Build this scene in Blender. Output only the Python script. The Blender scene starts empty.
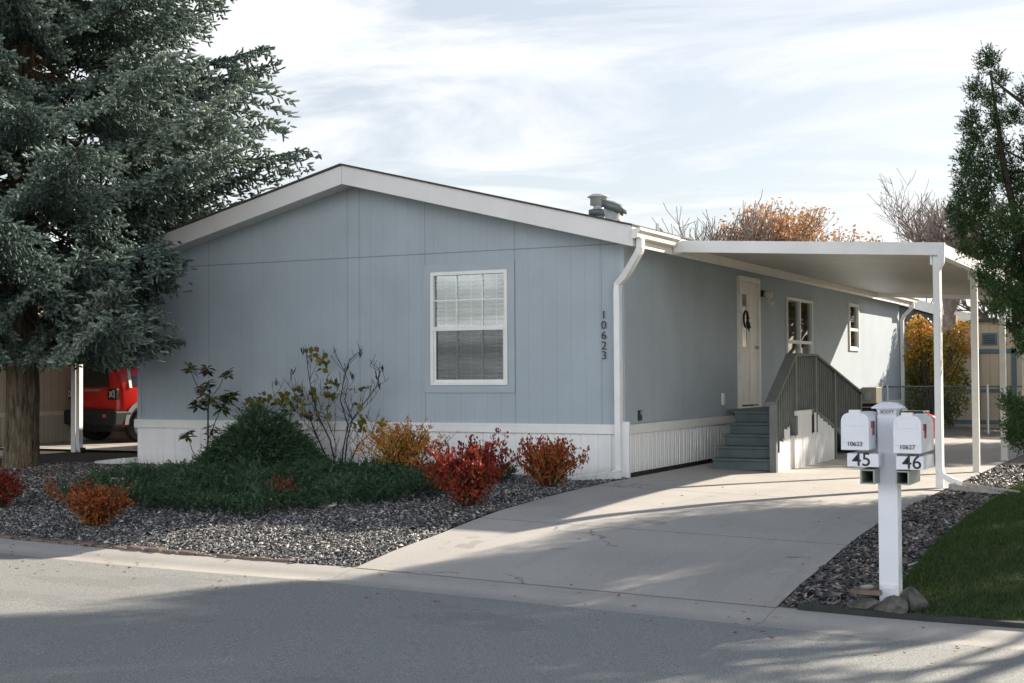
import bpy, bmesh, math, random
import numpy as np
from mathutils import Vector, Matrix, Quaternion
PI = math.pi
random.seed(7); rng = np.random.default_rng(11)
scene = bpy.context.scene; COL = scene.collection

# ------------------------------------------------------------------ camera
F = 1375.444; YAW, PIT, ROL = (math.radians(a) for a in (26.797, 1.428, -.368))
CAM = np.array([6.568, -16.132, 1.287])
fw = np.array([-math.sin(YAW)*math.cos(PIT), math.cos(YAW)*math.cos(PIT), math.sin(PIT)])
_r = np.array([math.cos(YAW), math.sin(YAW), 0]); _u = np.cross(_r, fw)
RT = _r*math.cos(ROL)+_u*math.sin(ROL); UP = -_r*math.sin(ROL)+_u*math.cos(ROL)
def ray(u, v): return fw+RT*(u-512)/F+UP*(341.5-v)/F
def atz(u, v, z=0.): d = ray(u, v); return CAM+d*(z-CAM[2])/d[2]
def aty(u, v, y): d = ray(u, v); return CAM+d*(y-CAM[1])/d[1]
def atx(u, v, x): d = ray(u, v); return CAM+d*(x-CAM[0])/d[0]
def atd(u, v, D): return CAM+ray(u, v)*D
cd = bpy.data.cameras.new('camera'); cam = bpy.data.objects.new('camera', cd); COL.objects.link(cam)
cd.sensor_width = 36; cd.lens = F/1024*36; cd.clip_end = 3000; cd.clip_start = .1
m = Matrix((tuple(RT), tuple(UP), tuple(-fw))).transposed().to_4x4(); m.translation = Vector(CAM)
cam.matrix_world = m; scene.camera = cam

# ------------------------------------------------------------------ light
SUN_EL = math.radians(25.5); SX, SY = .475, .88; SAZ = math.atan2(SX, SY)
sd = bpy.data.lights.new('sun', 'SUN'); sd.energy = 5.0; sd.angle = math.radians(.55); sd.color = (1., .90, .76)
so = bpy.data.objects.new('sun', sd); COL.objects.link(so)
sv = Vector((SX*math.cos(SUN_EL), SY*math.cos(SUN_EL), math.sin(SUN_EL)))
so.rotation_mode = 'QUATERNION'; so.rotation_quaternion = sv.to_track_quat('Z', 'Y'); so.location = (12, 20, 20)
W = bpy.data.worlds.new('World'); scene.world = W; W.use_nodes = True
nt = W.node_tree; N = nt.nodes; L = nt.links; N.clear()
out = N.new('ShaderNodeOutputWorld'); bg = N.new('ShaderNodeBackground'); sky = N.new('ShaderNodeTexSky')
sky.sky_type = 'NISHITA'; sky.sun_disc = False; sky.sun_elevation = SUN_EL; sky.sun_rotation = SAZ
sky.dust_density = 1.2; sky.ozone_density = 1.5
geo = N.new('ShaderNodeTexCoord'); sep = N.new('ShaderNodeSeparateXYZ'); L.new(geo.outputs['Generated'], sep.inputs[0])
def wmath(op, a, b=None):
    n = N.new('ShaderNodeMath'); n.operation = op
    for i, x in enumerate((a, b)):
        if x is None: continue
        if isinstance(x, (int, float)): n.inputs[i].default_value = x
        else: L.new(x, n.inputs[i])
    return n.outputs[0]
zz = wmath('ADD', wmath('MAXIMUM', sep.outputs[2], 0.), .12)
cx = wmath('DIVIDE', sep.outputs[0], zz); cy = wmath('DIVIDE', sep.outputs[1], zz)
cb = N.new('ShaderNodeCombineXYZ'); L.new(cx, cb.inputs[0]); L.new(cy, cb.inputs[1])
mp = N.new('ShaderNodeMapping'); mp.inputs['Rotation'].default_value = (0, 0, .5); mp.inputs['Scale'].default_value = (.75, 1.15, 1); L.new(cb.outputs[0], mp.inputs[0])
n1 = N.new('ShaderNodeTexNoise'); n1.inputs['Scale'].default_value = 1.1; n1.inputs['Detail'].default_value = 8; n1.inputs['Roughness'].default_value = .6; n1.inputs['Distortion'].default_value = .7; L.new(mp.outputs[0], n1.inputs[0])
cr = N.new('ShaderNodeValToRGB'); cr.color_ramp.elements[0].position = .42; cr.color_ramp.elements[1].position = .60; L.new(n1.outputs[0], cr.inputs[0])
cr.color_ramp.elements[0].color = (.46, .46, .46, 1); cr.color_ramp.elements[1].color = (1, 1, 1, 1)
mx = N.new('ShaderNodeMix'); mx.data_type = 'RGBA'
def mrange(src, a, b, c, d):
    mr = N.new('ShaderNodeMapRange'); mr.interpolation_type = 'SMOOTHSTEP'; L.new(src, mr.inputs[0])
    for i, v in enumerate((a, b, c, d)): mr.inputs[i+1].default_value = v
    return mr.outputs[0]
# cloud sheet: dense near the horizon, thin overhead; front-lit clouds opposite the sun are brighter
L.new(wmath('MULTIPLY', cr.outputs[0], mrange(sep.outputs[2], .30, .62, 1, .06)), mx.inputs[0])
cl = N.new('ShaderNodeVectorMath'); cl.operation = 'SCALE'; cl.inputs[0].default_value = (9.3, 9.45, 9.65); L.new(mrange(sep.outputs[1], -.7, .3, 2.7, 1), cl.inputs['Scale']); L.new(sky.outputs[0], mx.inputs[6]); L.new(cl.outputs[0], mx.inputs[7])
L.new(mx.outputs[2], bg.inputs[0]); bg.inputs[1].default_value = .0525; L.new(bg.outputs[0], out.inputs[0])
vs = scene.view_settings; vs.view_transform = 'Standard'; vs.look = 'None'; vs.gamma = 1; vs.use_curve_mapping = False
vs.exposure = 1.17
scene.render.engine = 'CYCLES'; scene.cycles.max_bounces = 6; scene.cycles.transparent_max_bounces = 12

# ------------------------------------------------------------------ materials
class Mt:
    def __init__(s, name, rough=.7, metal=0., spec=.5):
        s.m = bpy.data.materials.new(name); s.m.use_nodes = True; s.t = s.m.node_tree
        s.b = s.t.nodes['Principled BSDF']; s.b.inputs['Roughness'].default_value = rough
        s.b.inputs['Metallic'].default_value = metal; s.b.inputs['Specular IOR Level'].default_value = spec
        s.co = None
    def n(s, ty, **k):
        x = s.t.nodes.new(ty)
        for a, v in k.items():
            if a in x.inputs: x.inputs[a].default_value = v
            else: setattr(x, a, v)
        return x
    def l(s, a, b): s.t.links.new(a, b)
    def coord(s, sc=(1, 1, 1)):
        if s.co is None: s.co = s.n('ShaderNodeTexCoord').outputs['Object']
        if sc == (1, 1, 1): return s.co
        mp = s.n('ShaderNodeMapping'); mp.inputs['Scale'].default_value = sc; s.l(s.co, mp.inputs[0]); return mp.outputs[0]
    def noise(s, scale, detail=4, rough=.55, sc=(1, 1, 1)):
        x = s.n('ShaderNodeTexNoise'); x.inputs['Scale'].default_value = scale; x.inputs['Detail'].default_value = detail; x.inputs['Roughness'].default_value = rough
        s.l(s.coord(sc), x.inputs[0]); return x.outputs[0]
    def ramp(s, f, stops, interp='LINEAR'):
        x = s.n('ShaderNodeValToRGB'); s.l(f, x.inputs[0]); e = x.color_ramp.elements; x.color_ramp.interpolation = interp
        while len(e) < len(stops): e.new(.5)
        for i, (p, c) in enumerate(stops): e[i].position = p; e[i].color = (*c, 1)
        return x.outputs[0]
    def math(s, op, a, b=None, c=None):
        x = s.n('ShaderNodeMath'); x.operation = op
        for i, v in enumerate((a, b, c)):
            if v is None: continue
            if isinstance(v, (int, float)): x.inputs[i].default_value = v
            else: s.l(v, x.inputs[i])
        return x.outputs[0]
    def mix(s, f, a, b, mode='MIX'):
        x = s.n('ShaderNodeMix'); x.data_type = 'RGBA'; x.blend_type = mode
        for i, v in ((0, f), (6, a), (7, b)):
            if isinstance(v, (int, float)): x.inputs[i].default_value = v
            elif isinstance(v, tuple): x.inputs[i].default_value = (*v, 1)
            else: s.l(v, x.inputs[i])
        return x.outputs[2]
    def xyz(s):
        x = s.n('ShaderNodeSeparateXYZ'); s.l(s.coord(), x.inputs[0]); return x.outputs
    def attr(s, name='rnd'):
        x = s.n('ShaderNodeAttribute'); x.attribute_name = name; return x.outputs['Fac']
    def color(s, c):
        if isinstance(c, tuple): s.b.inputs['Base Color'].default_value = (*c, 1)
        else: s.l(c, s.b.inputs['Base Color'])
        return s
    def bump(s, h, strength=.3, dist=.01):
        x = s.n('ShaderNodeBump'); x.inputs['Strength'].default_value = strength; x.inputs['Distance'].default_value = dist
        s.l(h, x.inputs['Height']); s.l(x.outputs[0], s.b.inputs['Normal']); return s
def sc_(c, k): return tuple(min(1, a*k) for a in c)
def plain(name, c, rough=.6, metal=0., var=.12, scale=3., spec=.5, bump=0):
    m = Mt(name, rough, metal, spec); n = m.noise(scale, 5)
    m.color(m.ramp(n, [(.3, sc_(c, 1-var)), (.7, sc_(c, 1+var))]))
    if bump: m.bump(m.noise(scale*14, 4), bump, .004)
    return m.m
def leafmat(name, stops, rough=.6, trans=.25, spec=.3):
    m = Mt(name, rough, 0, spec); m.color(m.ramp(m.attr(), stops))
    if trans:
        tr = m.n('ShaderNodeBsdfTranslucent'); mxx = m.n('ShaderNodeMixShader'); mxx.inputs[0].default_value = trans
        m.l(m.t.nodes['Color Ramp'].outputs[0], tr.inputs[0]); m.l(m.b.outputs[0], mxx.inputs[1]); m.l(tr.outputs[0], mxx.inputs[2])
        m.l(mxx.outputs[0], m.t.nodes['Material Output'].inputs[0])
    return m.m
def line(m, co, pos, hw):   # 1 on a thin line at coordinate pos
    return m.math('LESS_THAN', m.math('ABSOLUTE', m.math('SUBTRACT', co, pos)), hw)
def siding(name, base, axis, period, seams=(), zseam=None, stain=.09):
    m = Mt(name, .65, 0, .3); X = m.xyz(); a = X[axis]
    n = m.noise(1.3, 5); base_c = m.ramp(n, [(.25, sc_(base, 1-stain)), (.75, sc_(base, 1+stain))])
    fr = m.math('FRACT', m.math('DIVIDE', m.math('ADD', a, 100.), period))
    gr = m.math('LESS_THAN', fr, .045)
    fr2 = m.math('FRACT', m.math('DIVIDE', m.math('ADD', a, 100.03), period/3)); g2 = m.math('LESS_THAN', fr2, .07)
    fine = m.noise(2., 4, .6, (60, 60, 1.2))
    c = m.mix(m.math('MULTIPLY', gr, .20), base_c, sc_(base, .45))
    c = m.mix(m.math('MULTIPLY', g2, .07), c, sc_(base, 1.5))
    c = m.mix(m.math('MULTIPLY', m.math('SUBTRACT', fine, .45), .35), c, sc_(base, 1.35))
    h = m.math('ADD', m.math('MULTIPLY', gr, -1.), m.math('MULTIPLY', fine, .25))
    for s in seams:
        ln = line(m, a, s, .006); c = m.mix(m.math('MULTIPLY', ln, .42), c, sc_(base, .35)); h = m.math('SUBTRACT', h, ln)
    if zseam:
        ln = line(m, X[2], zseam, .007); c = m.mix(m.math('MULTIPLY', ln, .65), c, sc_(base, .35))
    m.color(c); m.bump(h, .35, .006); return m.m
BLUE = (.345, .398, .437)
M = {}
M['wall_front'] = siding('wall_front', BLUE, 0, .203, (-4.15, -3.95, -2.9, -1.53, -6.6, -.3), 2.95)
M['wall_side'] = siding('wall_side', BLUE, 1, .203, (1.0, 2.2, 6.6, 10.4, 13.6), None)
M['blue_trim'] = plain('blue_trim', BLUE, .6, var=.05)
M['white'] = plain('white', (.74, .74, .73), .5, var=.05)
def skirtmat(name, axis, base=(.80, .80, .80)):
    m = Mt(name, .5, 0, .4); X = m.xyz(); n = m.noise(2.2, 6, .65, (1, 1, .35))
    c = m.ramp(n, [(.3, sc_(base, .93)), (.7, base)])
    low = m.n('ShaderNodeMapRange'); m.l(X[2], low.inputs[0]); low.inputs[1].default_value = .16; low.inputs[2].default_value = 0.
    dirt = m.math('MULTIPLY', low.outputs[0], m.noise(9, 5, .7))
    c = m.mix(m.math('MULTIPLY', dirt, .55), c, (.30, .25, .20))
    m.color(c); return m.m
M['skirt_front'] = skirtmat('skirt_front', 0); M['skirt_side'] = skirtmat('skirt_side', 1)
M['fascia'] = plain('fascia', (.68, .67, .665), .5, var=.04)
M['cream'] = plain('cream', (.76, .73, .67), .5, var=.07, scale=5)
M['shingle'] = plain('shingle', (.07, .065, .06), .9, var=.3, scale=30)
M['galv'] = plain('galvanised', (.60, .62, .62), .4, .25, var=.12, scale=12)
M['fence_wire'] = plain('fence_wire', (.12, .15, .15), .5, .3)
M['galv_dark'] = plain('vent_band', (.16, .19, .20), .5, .3, var=.12, scale=12)
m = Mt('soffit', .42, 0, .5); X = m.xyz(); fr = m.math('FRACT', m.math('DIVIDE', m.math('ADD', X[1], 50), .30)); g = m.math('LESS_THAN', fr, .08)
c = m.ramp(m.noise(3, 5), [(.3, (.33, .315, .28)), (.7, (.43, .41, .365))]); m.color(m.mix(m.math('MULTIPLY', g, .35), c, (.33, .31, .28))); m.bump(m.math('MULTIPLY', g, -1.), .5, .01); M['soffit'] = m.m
M['deck'] = plain('deck_paint', (.075, .105, .105), .55, var=.2, scale=6, bump=.2)
M['rail'] = plain('rail_paint', (.125, .135, .125), .6, var=.18, scale=5, bump=.15)
m = Mt('concrete', .85, 0, .25); X = m.xyz(); n = m.noise(.9, 6, .6); n2 = m.noise(60, 3, .7); n3 = m.noise(5, 6, .75)
c = m.ramp(n, [(.3, (.40, .375, .345)), (.7, (.50, .475, .44))]); c = m.mix(m.math('MULTIPLY', n2, .5), c, m.ramp(n2, [(.42, (.27, .25, .23)), (.6, (.52, .49, .455))]), 'MIX')
c = m.mix(m.math('MULTIPLY', m.math('GREATER_THAN', n3, .63), .18), c, (.22, .2, .18))
spot = m.noise(2.3, 2, .4); c = m.mix(m.math('MULTIPLY', m.math('GREATER_THAN', spot, .72), .30), c, (.13, .12, .11)); trk = m.noise(.8, 5, .7, (2.2, .25, 1)); c = m.mix(m.math('MULTIPLY', m.math('GREATER_THAN', trk, .56), .10), c, (.18, .17, .16))
sp2 = m.noise(16, 2, .5); c = m.mix(m.math('MULTIPLY', m.math('GREATER_THAN', sp2, .74), .5), c, (.12, .10, .08))
vj = m.n('ShaderNodeTexVoronoi'); vj.feature = 'DISTANCE_TO_EDGE'; vj.inputs['Scale'].default_value = .33; vm = m.n('ShaderNodeVectorMath'); vm.operation = 'ADD'
nv = m.n('ShaderNodeTexNoise'); nv.inputs['Scale'].default_value = 1.4; nv.inputs['Detail'].default_value = 6; m.l(m.coord(), nv.inputs[0]); m.l(m.coord(), vm.inputs[0]); m.l(nv.outputs['Color'], vm.inputs[1]); m.l(vm.outputs[0], vj.inputs[0])
crk = m.math('MULTIPLY', m.math('LESS_THAN', vj.outputs['Distance'], .0035), m.math('GREATER_THAN', m.noise(.6, 2), .55))
c = m.mix(m.math('MULTIPLY', crk, .55), c, (.10, .09, .08))
h = m.math('ADD', m.math('MULTIPLY', n2, .4), m.math('MULTIPLY', crk, -1.))
for yj in (-4.05, -1.15, 1.9, 5.0, 8.0, 11.0):
    ln = line(m, X[1], yj, .009); c = m.mix(m.math('MULTIPLY', ln, .7), c, (.09, .08, .07)); h = m.math('SUBTRACT', h, ln)
m.color(c); m.bump(h, .35, .006); M['concrete'] = m.m
m = Mt('gutter_concrete', .85, 0, .25); X = m.xyz(); n2 = m.noise(60, 3, .7); n = m.noise(1.2, 6, .65)
c = m.ramp(n, [(.3, (.36, .34, .31)), (.7, (.47, .445, .41))]); c = m.mix(m.math('MULTIPLY', n2, .5), c, m.ramp(n2, [(.42, (.25, .23, .21)), (.6, (.50, .47, .43))]))
for xj in (-9.1, -6.1, -3.05, 0.1, 3.74, 6.7): ln = line(m, X[0], xj, .006); c = m.mix(m.math('MULTIPLY', ln, .4), c, (.09, .08, .07))
m.color(c); m.bump(n2, .3, .005); M['gutter_concrete'] = m.m
m = Mt('asphalt', .62, 0, .55); n = m.noise(.7, 6, .6); n2 = m.noise(105, 3, .7); n4 = m.noise(22, 3, .6)
c = m.ramp(n2, [(.32, (.105, .112, .112)), (.5, (.262, .268, .256)), (.68, (.53, .51, .47))]); c = m.mix(m.math('MULTIPLY', m.math('SUBTRACT', n, .3), .5), c, (.20, .19, .18))
stn = m.noise(.35, 5, .7, (1, 2.2, 1)); c = m.mix(m.math('MULTIPLY', m.math('GREATER_THAN', stn, .60), .16), c, (.09, .09, .09))
pit = m.math('GREATER_THAN', n4, .69); c = m.mix(m.math('MULTIPLY', pit, .6), c, (.06, .055, .05))
m.color(c); m.bump(n2, .6, .008); M['asphalt'] = m.m
M['soil'] = plain('soil', (.028, .027, .027), .95, var=.4, scale=20, bump=.5)
M['soil_tan'] = plain('soil_tan', (.16, .14, .12), .95, var=.3, scale=20, bump=.5)
m = Mt('ground', .95, 0, .2); m.color(m.ramp(m.noise(.4, 6, .65), [(.35, (.20, .18, .13)), (.65, (.30, .275, .21))])); m.bump(m.noise(30, 4), .4, .02); M['ground'] = m.m
M['turf'] = plain('turf', (.022, .042, .012), .95, var=.4, scale=8, bump=.5)
M['stone'] = leafmat('stone', [(0, (.025, .026, .028)), (.40, (.048, .050, .053)), (.66, (.15, .144, .134)), (.88, (.38, .35, .315)), (1, (.62, .58, .52))], .5, 0, .6)
M['slate_stone'] = leafmat('slate_stone', [(0, (.022, .024, .028)), (.45, (.055, .056, .06)), (.7, (.15, .12, .10)), (.9, (.28, .23, .19)), (1, (.5, .47, .43))], .5, 0, .6)
M['grass'] = leafmat('grass', [(0, (.016, .042, .010)), (.55, (.034, .078, .016)), (1, (.11, .135, .03))], .6, .25)
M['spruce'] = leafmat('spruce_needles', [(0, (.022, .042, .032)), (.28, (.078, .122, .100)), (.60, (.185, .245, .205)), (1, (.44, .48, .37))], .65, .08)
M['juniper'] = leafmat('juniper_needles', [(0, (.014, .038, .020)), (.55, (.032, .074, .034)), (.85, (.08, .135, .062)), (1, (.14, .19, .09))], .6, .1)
M['conifer'] = leafmat('conifer_needles', [(0, (.015, .036, .013)), (.5, (.04, .085, .026)), (.8, (.08, .125, .04)), (.92, (.10, .12, .05)), (1, (.22, .11, .045))], .6, .2)
M['red_leaf'] = leafmat('red_leaf', [(0, (.13, .012, .012)), (.55, (.26, .030, .02)), (.85, (.33, .09, .02)), (1, (.16, .13, .03))], .5, .3)
M['rust_leaf'] = leafmat('rust_leaf', [(0, (.27, .03, .015)), (.45, (.33, .075, .02)), (.8, (.34, .16, .03)), (1, (.14, .13, .03))], .5, .3)
M['orange_leaf'] = leafmat('orange_leaf', [(0, (.38, .10, .02)), (.5, (.58, .27, .05)), (1, (.36, .28, .07))], .5, .3)
M['yellow_leaf'] = leafmat('yellow_leaf', [(0, (.035, .055, .012)), (.38, (.10, .12, .02)), (.62, (.34, .26, .03)), (.85, (.58, .30, .06)), (1, (.45, .10, .04))], .5, .35)
M['tan_leaf'] = leafmat('tan_leaf', [(0, (.34, .14, .05)), (.5, (.50, .25, .10)), (1, (.60, .36, .18))], .6, .3)
M['green_leaf'] = leafmat('green_leaf', [(0, (.02, .055, .018)), (.6, (.05, .10, .025)), (.8, (.14, .13, .03)), (1, (.28, .10, .03))], .5, .25)
M['olive_leaf'] = leafmat('olive_leaf', [(0, (.06, .075, .015)), (.6, (.15, .14, .025)), (.9, (.22, .17, .03)), (1, (.10, .04, .02))], .5, .25)
def bark(name, c1, c2, sc=(10, 10, 1.6)):
    m = Mt(name, .95, 0, .2); n = m.noise(1.6, 8, .7, sc); m.color(m.ramp(n, [(.35, c1), (.65, c2)])); m.bump(n, 1., .05); return m.m
M['bark'] = bark('spruce_bark', (.035, .028, .020), (.27, .215, .15), (13, 13, 1.9))
M['twig'] = bark('dark_twig', (.035, .028, .022), (.09, .07, .055), (20, 20, 8))
M['pale_twig'] = bark('pale_twig', (.16, .13, .11), (.30, .25, .22), (6, 6, 3))
M['glass'] = None
m = Mt('window_glass', .02, 0, .5); gl = m.n('ShaderNodeBsdfGlossy'); gl.inputs['Roughness'].default_value = .015; gl.inputs['Color'].default_value = (.9, .95, .95, 1)
tp = m.n('ShaderNodeBsdfTransparent'); tp.inputs[0].default_value = (.86, .87, .87, 1); fz = m.n('ShaderNodeLayerWeight'); fz.inputs[0].default_value = .25
ms = m.n('ShaderNodeMixShader'); m.l(m.math('ADD', m.math('MULTIPLY', fz.outputs['Fresnel'], 1.1), .10), ms.inputs[0]); m.l(tp.outputs[0], ms.inputs[1]); m.l(gl.outputs[0], ms.inputs[2]); m.l(ms.outputs[0], m.t.nodes['Material Output'].inputs[0]); M['glass'] = m.m
m = Mt('screen', .9, 0, .1); m.color((.03, .035, .035)); tp = m.n('ShaderNodeBsdfTransparent'); ms = m.n('ShaderNodeMixShader'); ms.inputs[0].default_value = .28; m.l(tp.outputs[0], ms.inputs[1]); m.l(m.b.outputs[0], ms.inputs[2]); m.l(ms.outputs[0], m.t.nodes['Material Output'].inputs[0]); M['screen'] = m.m
M['dark_glass'] = plain('dark_glass', (.012, .013, .014), .06, var=.1, spec=.8)
M['blind'] = plain('blind', (.62, .61, .57), .5, var=.04)
M['interior'] = plain('interior', (.03, .035, .035), .9)
M['black'] = plain('black', (.012, .012, .013), .5, var=.2)
M['black_plastic'] = plain('black_plastic', (.022, .024, .026), .6, var=.2)
M['rubber'] = plain('rubber', (.014, .014, .014), .85, var=.3)
M['red_paint'] = plain('red_car_paint', (.62, .018, .012), .22, var=.03, spec=.6)
M['red_plastic'] = plain('red_plastic', (.55, .02, .015), .4)
M['silver'] = plain('silver', (.42, .42, .42), .35, .6, var=.06)
M['lens'] = plain('lens', (.55, .12, .10), .2)
M['clear_lens'] = plain('clear_lens', (.75, .72, .70), .2)
M['mail_white'] = plain('mailbox_white', (.70, .72, .77), .38, var=.03, scale=6)
M['sage'] = plain('sage', (.30, .34, .31), .5)
M['flag'] = plain('flag_red', (.28, .035, .04), .5)
M['foundation'] = plain('foundation', (.05, .045, .038), .95, var=.4, scale=12, bump=.4)
M['rock'] = plain('rock', (.095, .09, .08), .95, var=.55, scale=14, bump=1.)
M['rock_pale'] = plain('rock_pale', (.34, .32, .29), .9, var=.25, scale=14, bump=.6)
M['brick'] = plain('edging_brick', (.15, .105, .085), .9, var=.3, scale=14, bump=.6)
M['edging'] = plain('edging_dark', (.028, .032, .03), .9, var=.3, scale=12, bump=.5)
def nwall(name, base, axis, per):
    m = Mt(name, .7, 0, .3); a = m.xyz()[axis]; fr = m.math('FRACT', m.math('DIVIDE', m.math('ADD', a, 100.), per)); g = m.math('LESS_THAN', fr, .12)
    c = m.ramp(m.noise(1.5, 4), [(.3, sc_(base, .93)), (.7, base)]); m.color(m.mix(m.math('MULTIPLY', g, .4), c, sc_(base, .5))); m.bump(m.math('MULTIPLY', g, -1.), .5, .01); return m.m
M['n_wall'] = nwall('neighbour_siding', (.58, .53, .43), 1, .2); M['n_skirt'] = nwall('neighbour_skirt', (.64, .59, .49), 1, .1)
M['grey_house'] = nwall('grey_house_siding', (.10, .115, .115), 0, .25)
M['shed_wall'] = nwall('shed_siding', (.46, .375, .27), 0, .2)
M['teal'] = plain('teal_trim', (.07, .12, .15), .6)
M['beige_metal'] = plain('beige_metal', (.16, .145, .10), .5)
M['lamp'] = plain('lamp_shade', (.62, .58, .48), .4)
M['wreath'] = plain('wreath', (.02, .016, .012), .8, var=.4, scale=30)

# ------------------------------------------------------------------ objects
ORG = {}
def tag(o, label=None, cat=None, group=None, kind=None):
    if label: o['label'] = label
    if cat: o['category'] = cat
    if group: o['group'] = group
    if kind: o['kind'] = kind
    return o
def thing(name, label, cat, loc=(0, 0, 0), rz=0, group=None, local=False):
    o = bpy.data.objects.new(name, None); COL.objects.link(o); o.location = loc; o.rotation_euler = (0, 0, rz); o.empty_display_size = .1
    ORG[o.name] = Vector((0, 0, 0)) if local else Vector(loc)
    return tag(o, label, cat, group)
def link(name, me, mat, parent=None):
    if mat is not None: me.materials.append(mat)
    o = bpy.data.objects.new(name, me); COL.objects.link(o)
    if parent is not None:
        og = ORG[parent.name]
        if og.length > 0: me.transform(Matrix.Translation(-og))
        o.parent = parent; ORG[o.name] = og
    else: ORG[o.name] = Vector((0, 0, 0))
    return o
class MB:
    def __init__(s): s.v = []; s.f = []; s.sm = []
    def add(s, vs, fs, smooth=False):
        b = len(s.v); s.v += [tuple(map(float, p)) for p in vs]; s.f += [tuple(b+i for i in q) for q in fs]; s.sm += [smooth]*len(fs); return s
    def box(s, a, b):
        (x0, y0, z0), (x1, y1, z1) = a, b; x0, x1 = sorted((x0, x1)); y0, y1 = sorted((y0, y1)); z0, z1 = sorted((z0, z1))
        return s.add([(x0, y0, z0), (x1, y0, z0), (x1, y1, z0), (x0, y1, z0), (x0, y0, z1), (x1, y0, z1), (x1, y1, z1), (x0, y1, z1)],
                     [(0, 3, 2, 1), (4, 5, 6, 7), (0, 1, 5, 4), (1, 2, 6, 5), (2, 3, 7, 6), (3, 0, 4, 7)])
    def prism(s, poly, axis, a, b):   # polygon in the two other axes, extruded a..b along axis
        n = len(poly)
        def P(p, t): return {0: (t, p[0], p[1]), 1: (p[0], t, p[1]), 2: (p[0], p[1], t)}[axis]
        vs = [P(p, a) for p in poly]+[P(p, b) for p in poly]
        return s.add(vs, [tuple(range(n))[::-1], tuple(range(n, 2*n))]+[(i, (i+1) % n, n+(i+1) % n, n+i) for i in range(n)])
    def bar(s, p, q, w, h, up=(0, 0, 1)):
        p, q = Vector(p), Vector(q); d = (q-p).normalized(); u = Vector(up)
        if abs(d.dot(u)) > .98: u = Vector((0, 1, 0))
        r = d.cross(u).normalized(); u = r.cross(d).normalized(); r *= w/2; u *= h/2
        return s.add([p-r-u, p+r-u, p+r+u, p-r+u, q-r-u, q+r-u, q+r+u, q-r+u], [(0, 1, 2, 3), (7, 6, 5, 4), (0, 4, 5, 1), (1, 5, 6, 2), (2, 6, 7, 3), (3, 7, 4, 0)])
    def tube(s, pts, rad, n=8, cap=True):
        pts = [Vector(p) for p in pts]; k = len(pts)
        if not hasattr(rad, '__len__'): rad = [rad]*k
        vs = []; prev = None
        for i, p in enumerate(pts):
            d = (pts[min(i+1, k-1)]-pts[max(i-1, 0)])
            if d.length < 1e-9: d = Vector((0, 0, 1))
            d.normalize()
            if prev is None: a = d.orthogonal().normalized()
            else: a = (prev-d*prev.dot(d)); a = a.normalized() if a.length > 1e-6 else d.orthogonal().normalized()
            prev = a; b = d.cross(a)
            vs += [p+(a*math.cos(2*PI*j/n)+b*math.sin(2*PI*j/n))*rad[i] for j in range(n)]
        fs = [(i*n+j, i*n+(j+1) % n, (i+1)*n+(j+1) % n, (i+1)*n+j) for i in range(k-1) for j in range(n)]
        s.add(vs, fs, True)
        if cap: s.add(vs[:n], [tuple(range(n))[::-1]]); s.add(vs[-n:], [tuple(range(n))])
        return s
    def rect_tube(s, pts, w, h, up=(0, 1, 0)):  # rectangular section along path
        pts = [Vector(p) for p in pts]; k = len(pts); vs = []
        for i, p in enumerate(pts):
            d = (pts[min(i+1, k-1)]-pts[max(i-1, 0)]).normalized(); u = Vector(up); r = d.cross(u).normalized(); u = r.cross(d).normalized()
            vs += [p-r*w/2-u*h/2, p+r*w/2-u*h/2, p+r*w/2+u*h/2, p-r*w/2+u*h/2]
        return s.add(vs, [(i*4+j, i*4+(j+1) % 4, i*4+4+(j+1) % 4, i*4+4+j) for i in range(k-1) for j in range(4)]+[(3, 2, 1, 0), tuple(4*(k-1)+j for j in range(4))])
    def lathe(s, prof, c, n=24, smooth=True):
        c = Vector(c); k = len(prof)
        vs = [c+Vector((r*math.cos(2*PI*j/n), r*math.sin(2*PI*j/n), z)) for r, z in prof for j in range(n)]
        return s.add(vs, [(i*n+j, i*n+(j+1) % n, (i+1)*n+(j+1) % n, (i+1)*n+j) for i in range(k-1) for j in range(n)], smooth)
    def build(s, name, mat, parent=None, bevel=0):
        me = bpy.data.meshes.new(name); me.from_pydata(s.v, [], s.f); me.polygons.foreach_set('use_smooth', s.sm)
        if bevel:
            bm = bmesh.new(); bm.from_mesh(me); bmesh.ops.remove_doubles(bm, verts=bm.verts, dist=1e-5)
            es = [e for e in bm.edges if len(e.link_faces) == 2 and e.calc_face_angle(0) > .5]
            bmesh.ops.bevel(bm, geom=es, offset=bevel, segments=2, affect='EDGES', profile=.5); bm.to_mesh(me); bm.free()
        me.update(); return link(name, me, M[mat] if isinstance(mat, str) else mat, parent)
def text(name, body, size, loc, rot, mat, parent, extrude=.002, align='CENTER'):
    cu = bpy.data.curves.new(name, 'FONT'); cu.body = body; cu.size = size; cu.extrude = extrude; cu.align_x = align; cu.offset = size*.006 if name != 'house_number' else -size*.012
    t = bpy.data.objects.new('tmp', cu); COL.objects.link(t); dg = bpy.context.evaluated_depsgraph_get(); dg.update()
    me = bpy.data.meshes.new_from_object(t.evaluated_get(dg)); bpy.data.objects.remove(t)
    from mathutils import Euler
    me.transform(Matrix.Translation(Vector(loc)) @ Euler(rot).to_matrix().to_4x4()); me.materials.clear()
    return link(name, me, M[mat], parent)

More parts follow.
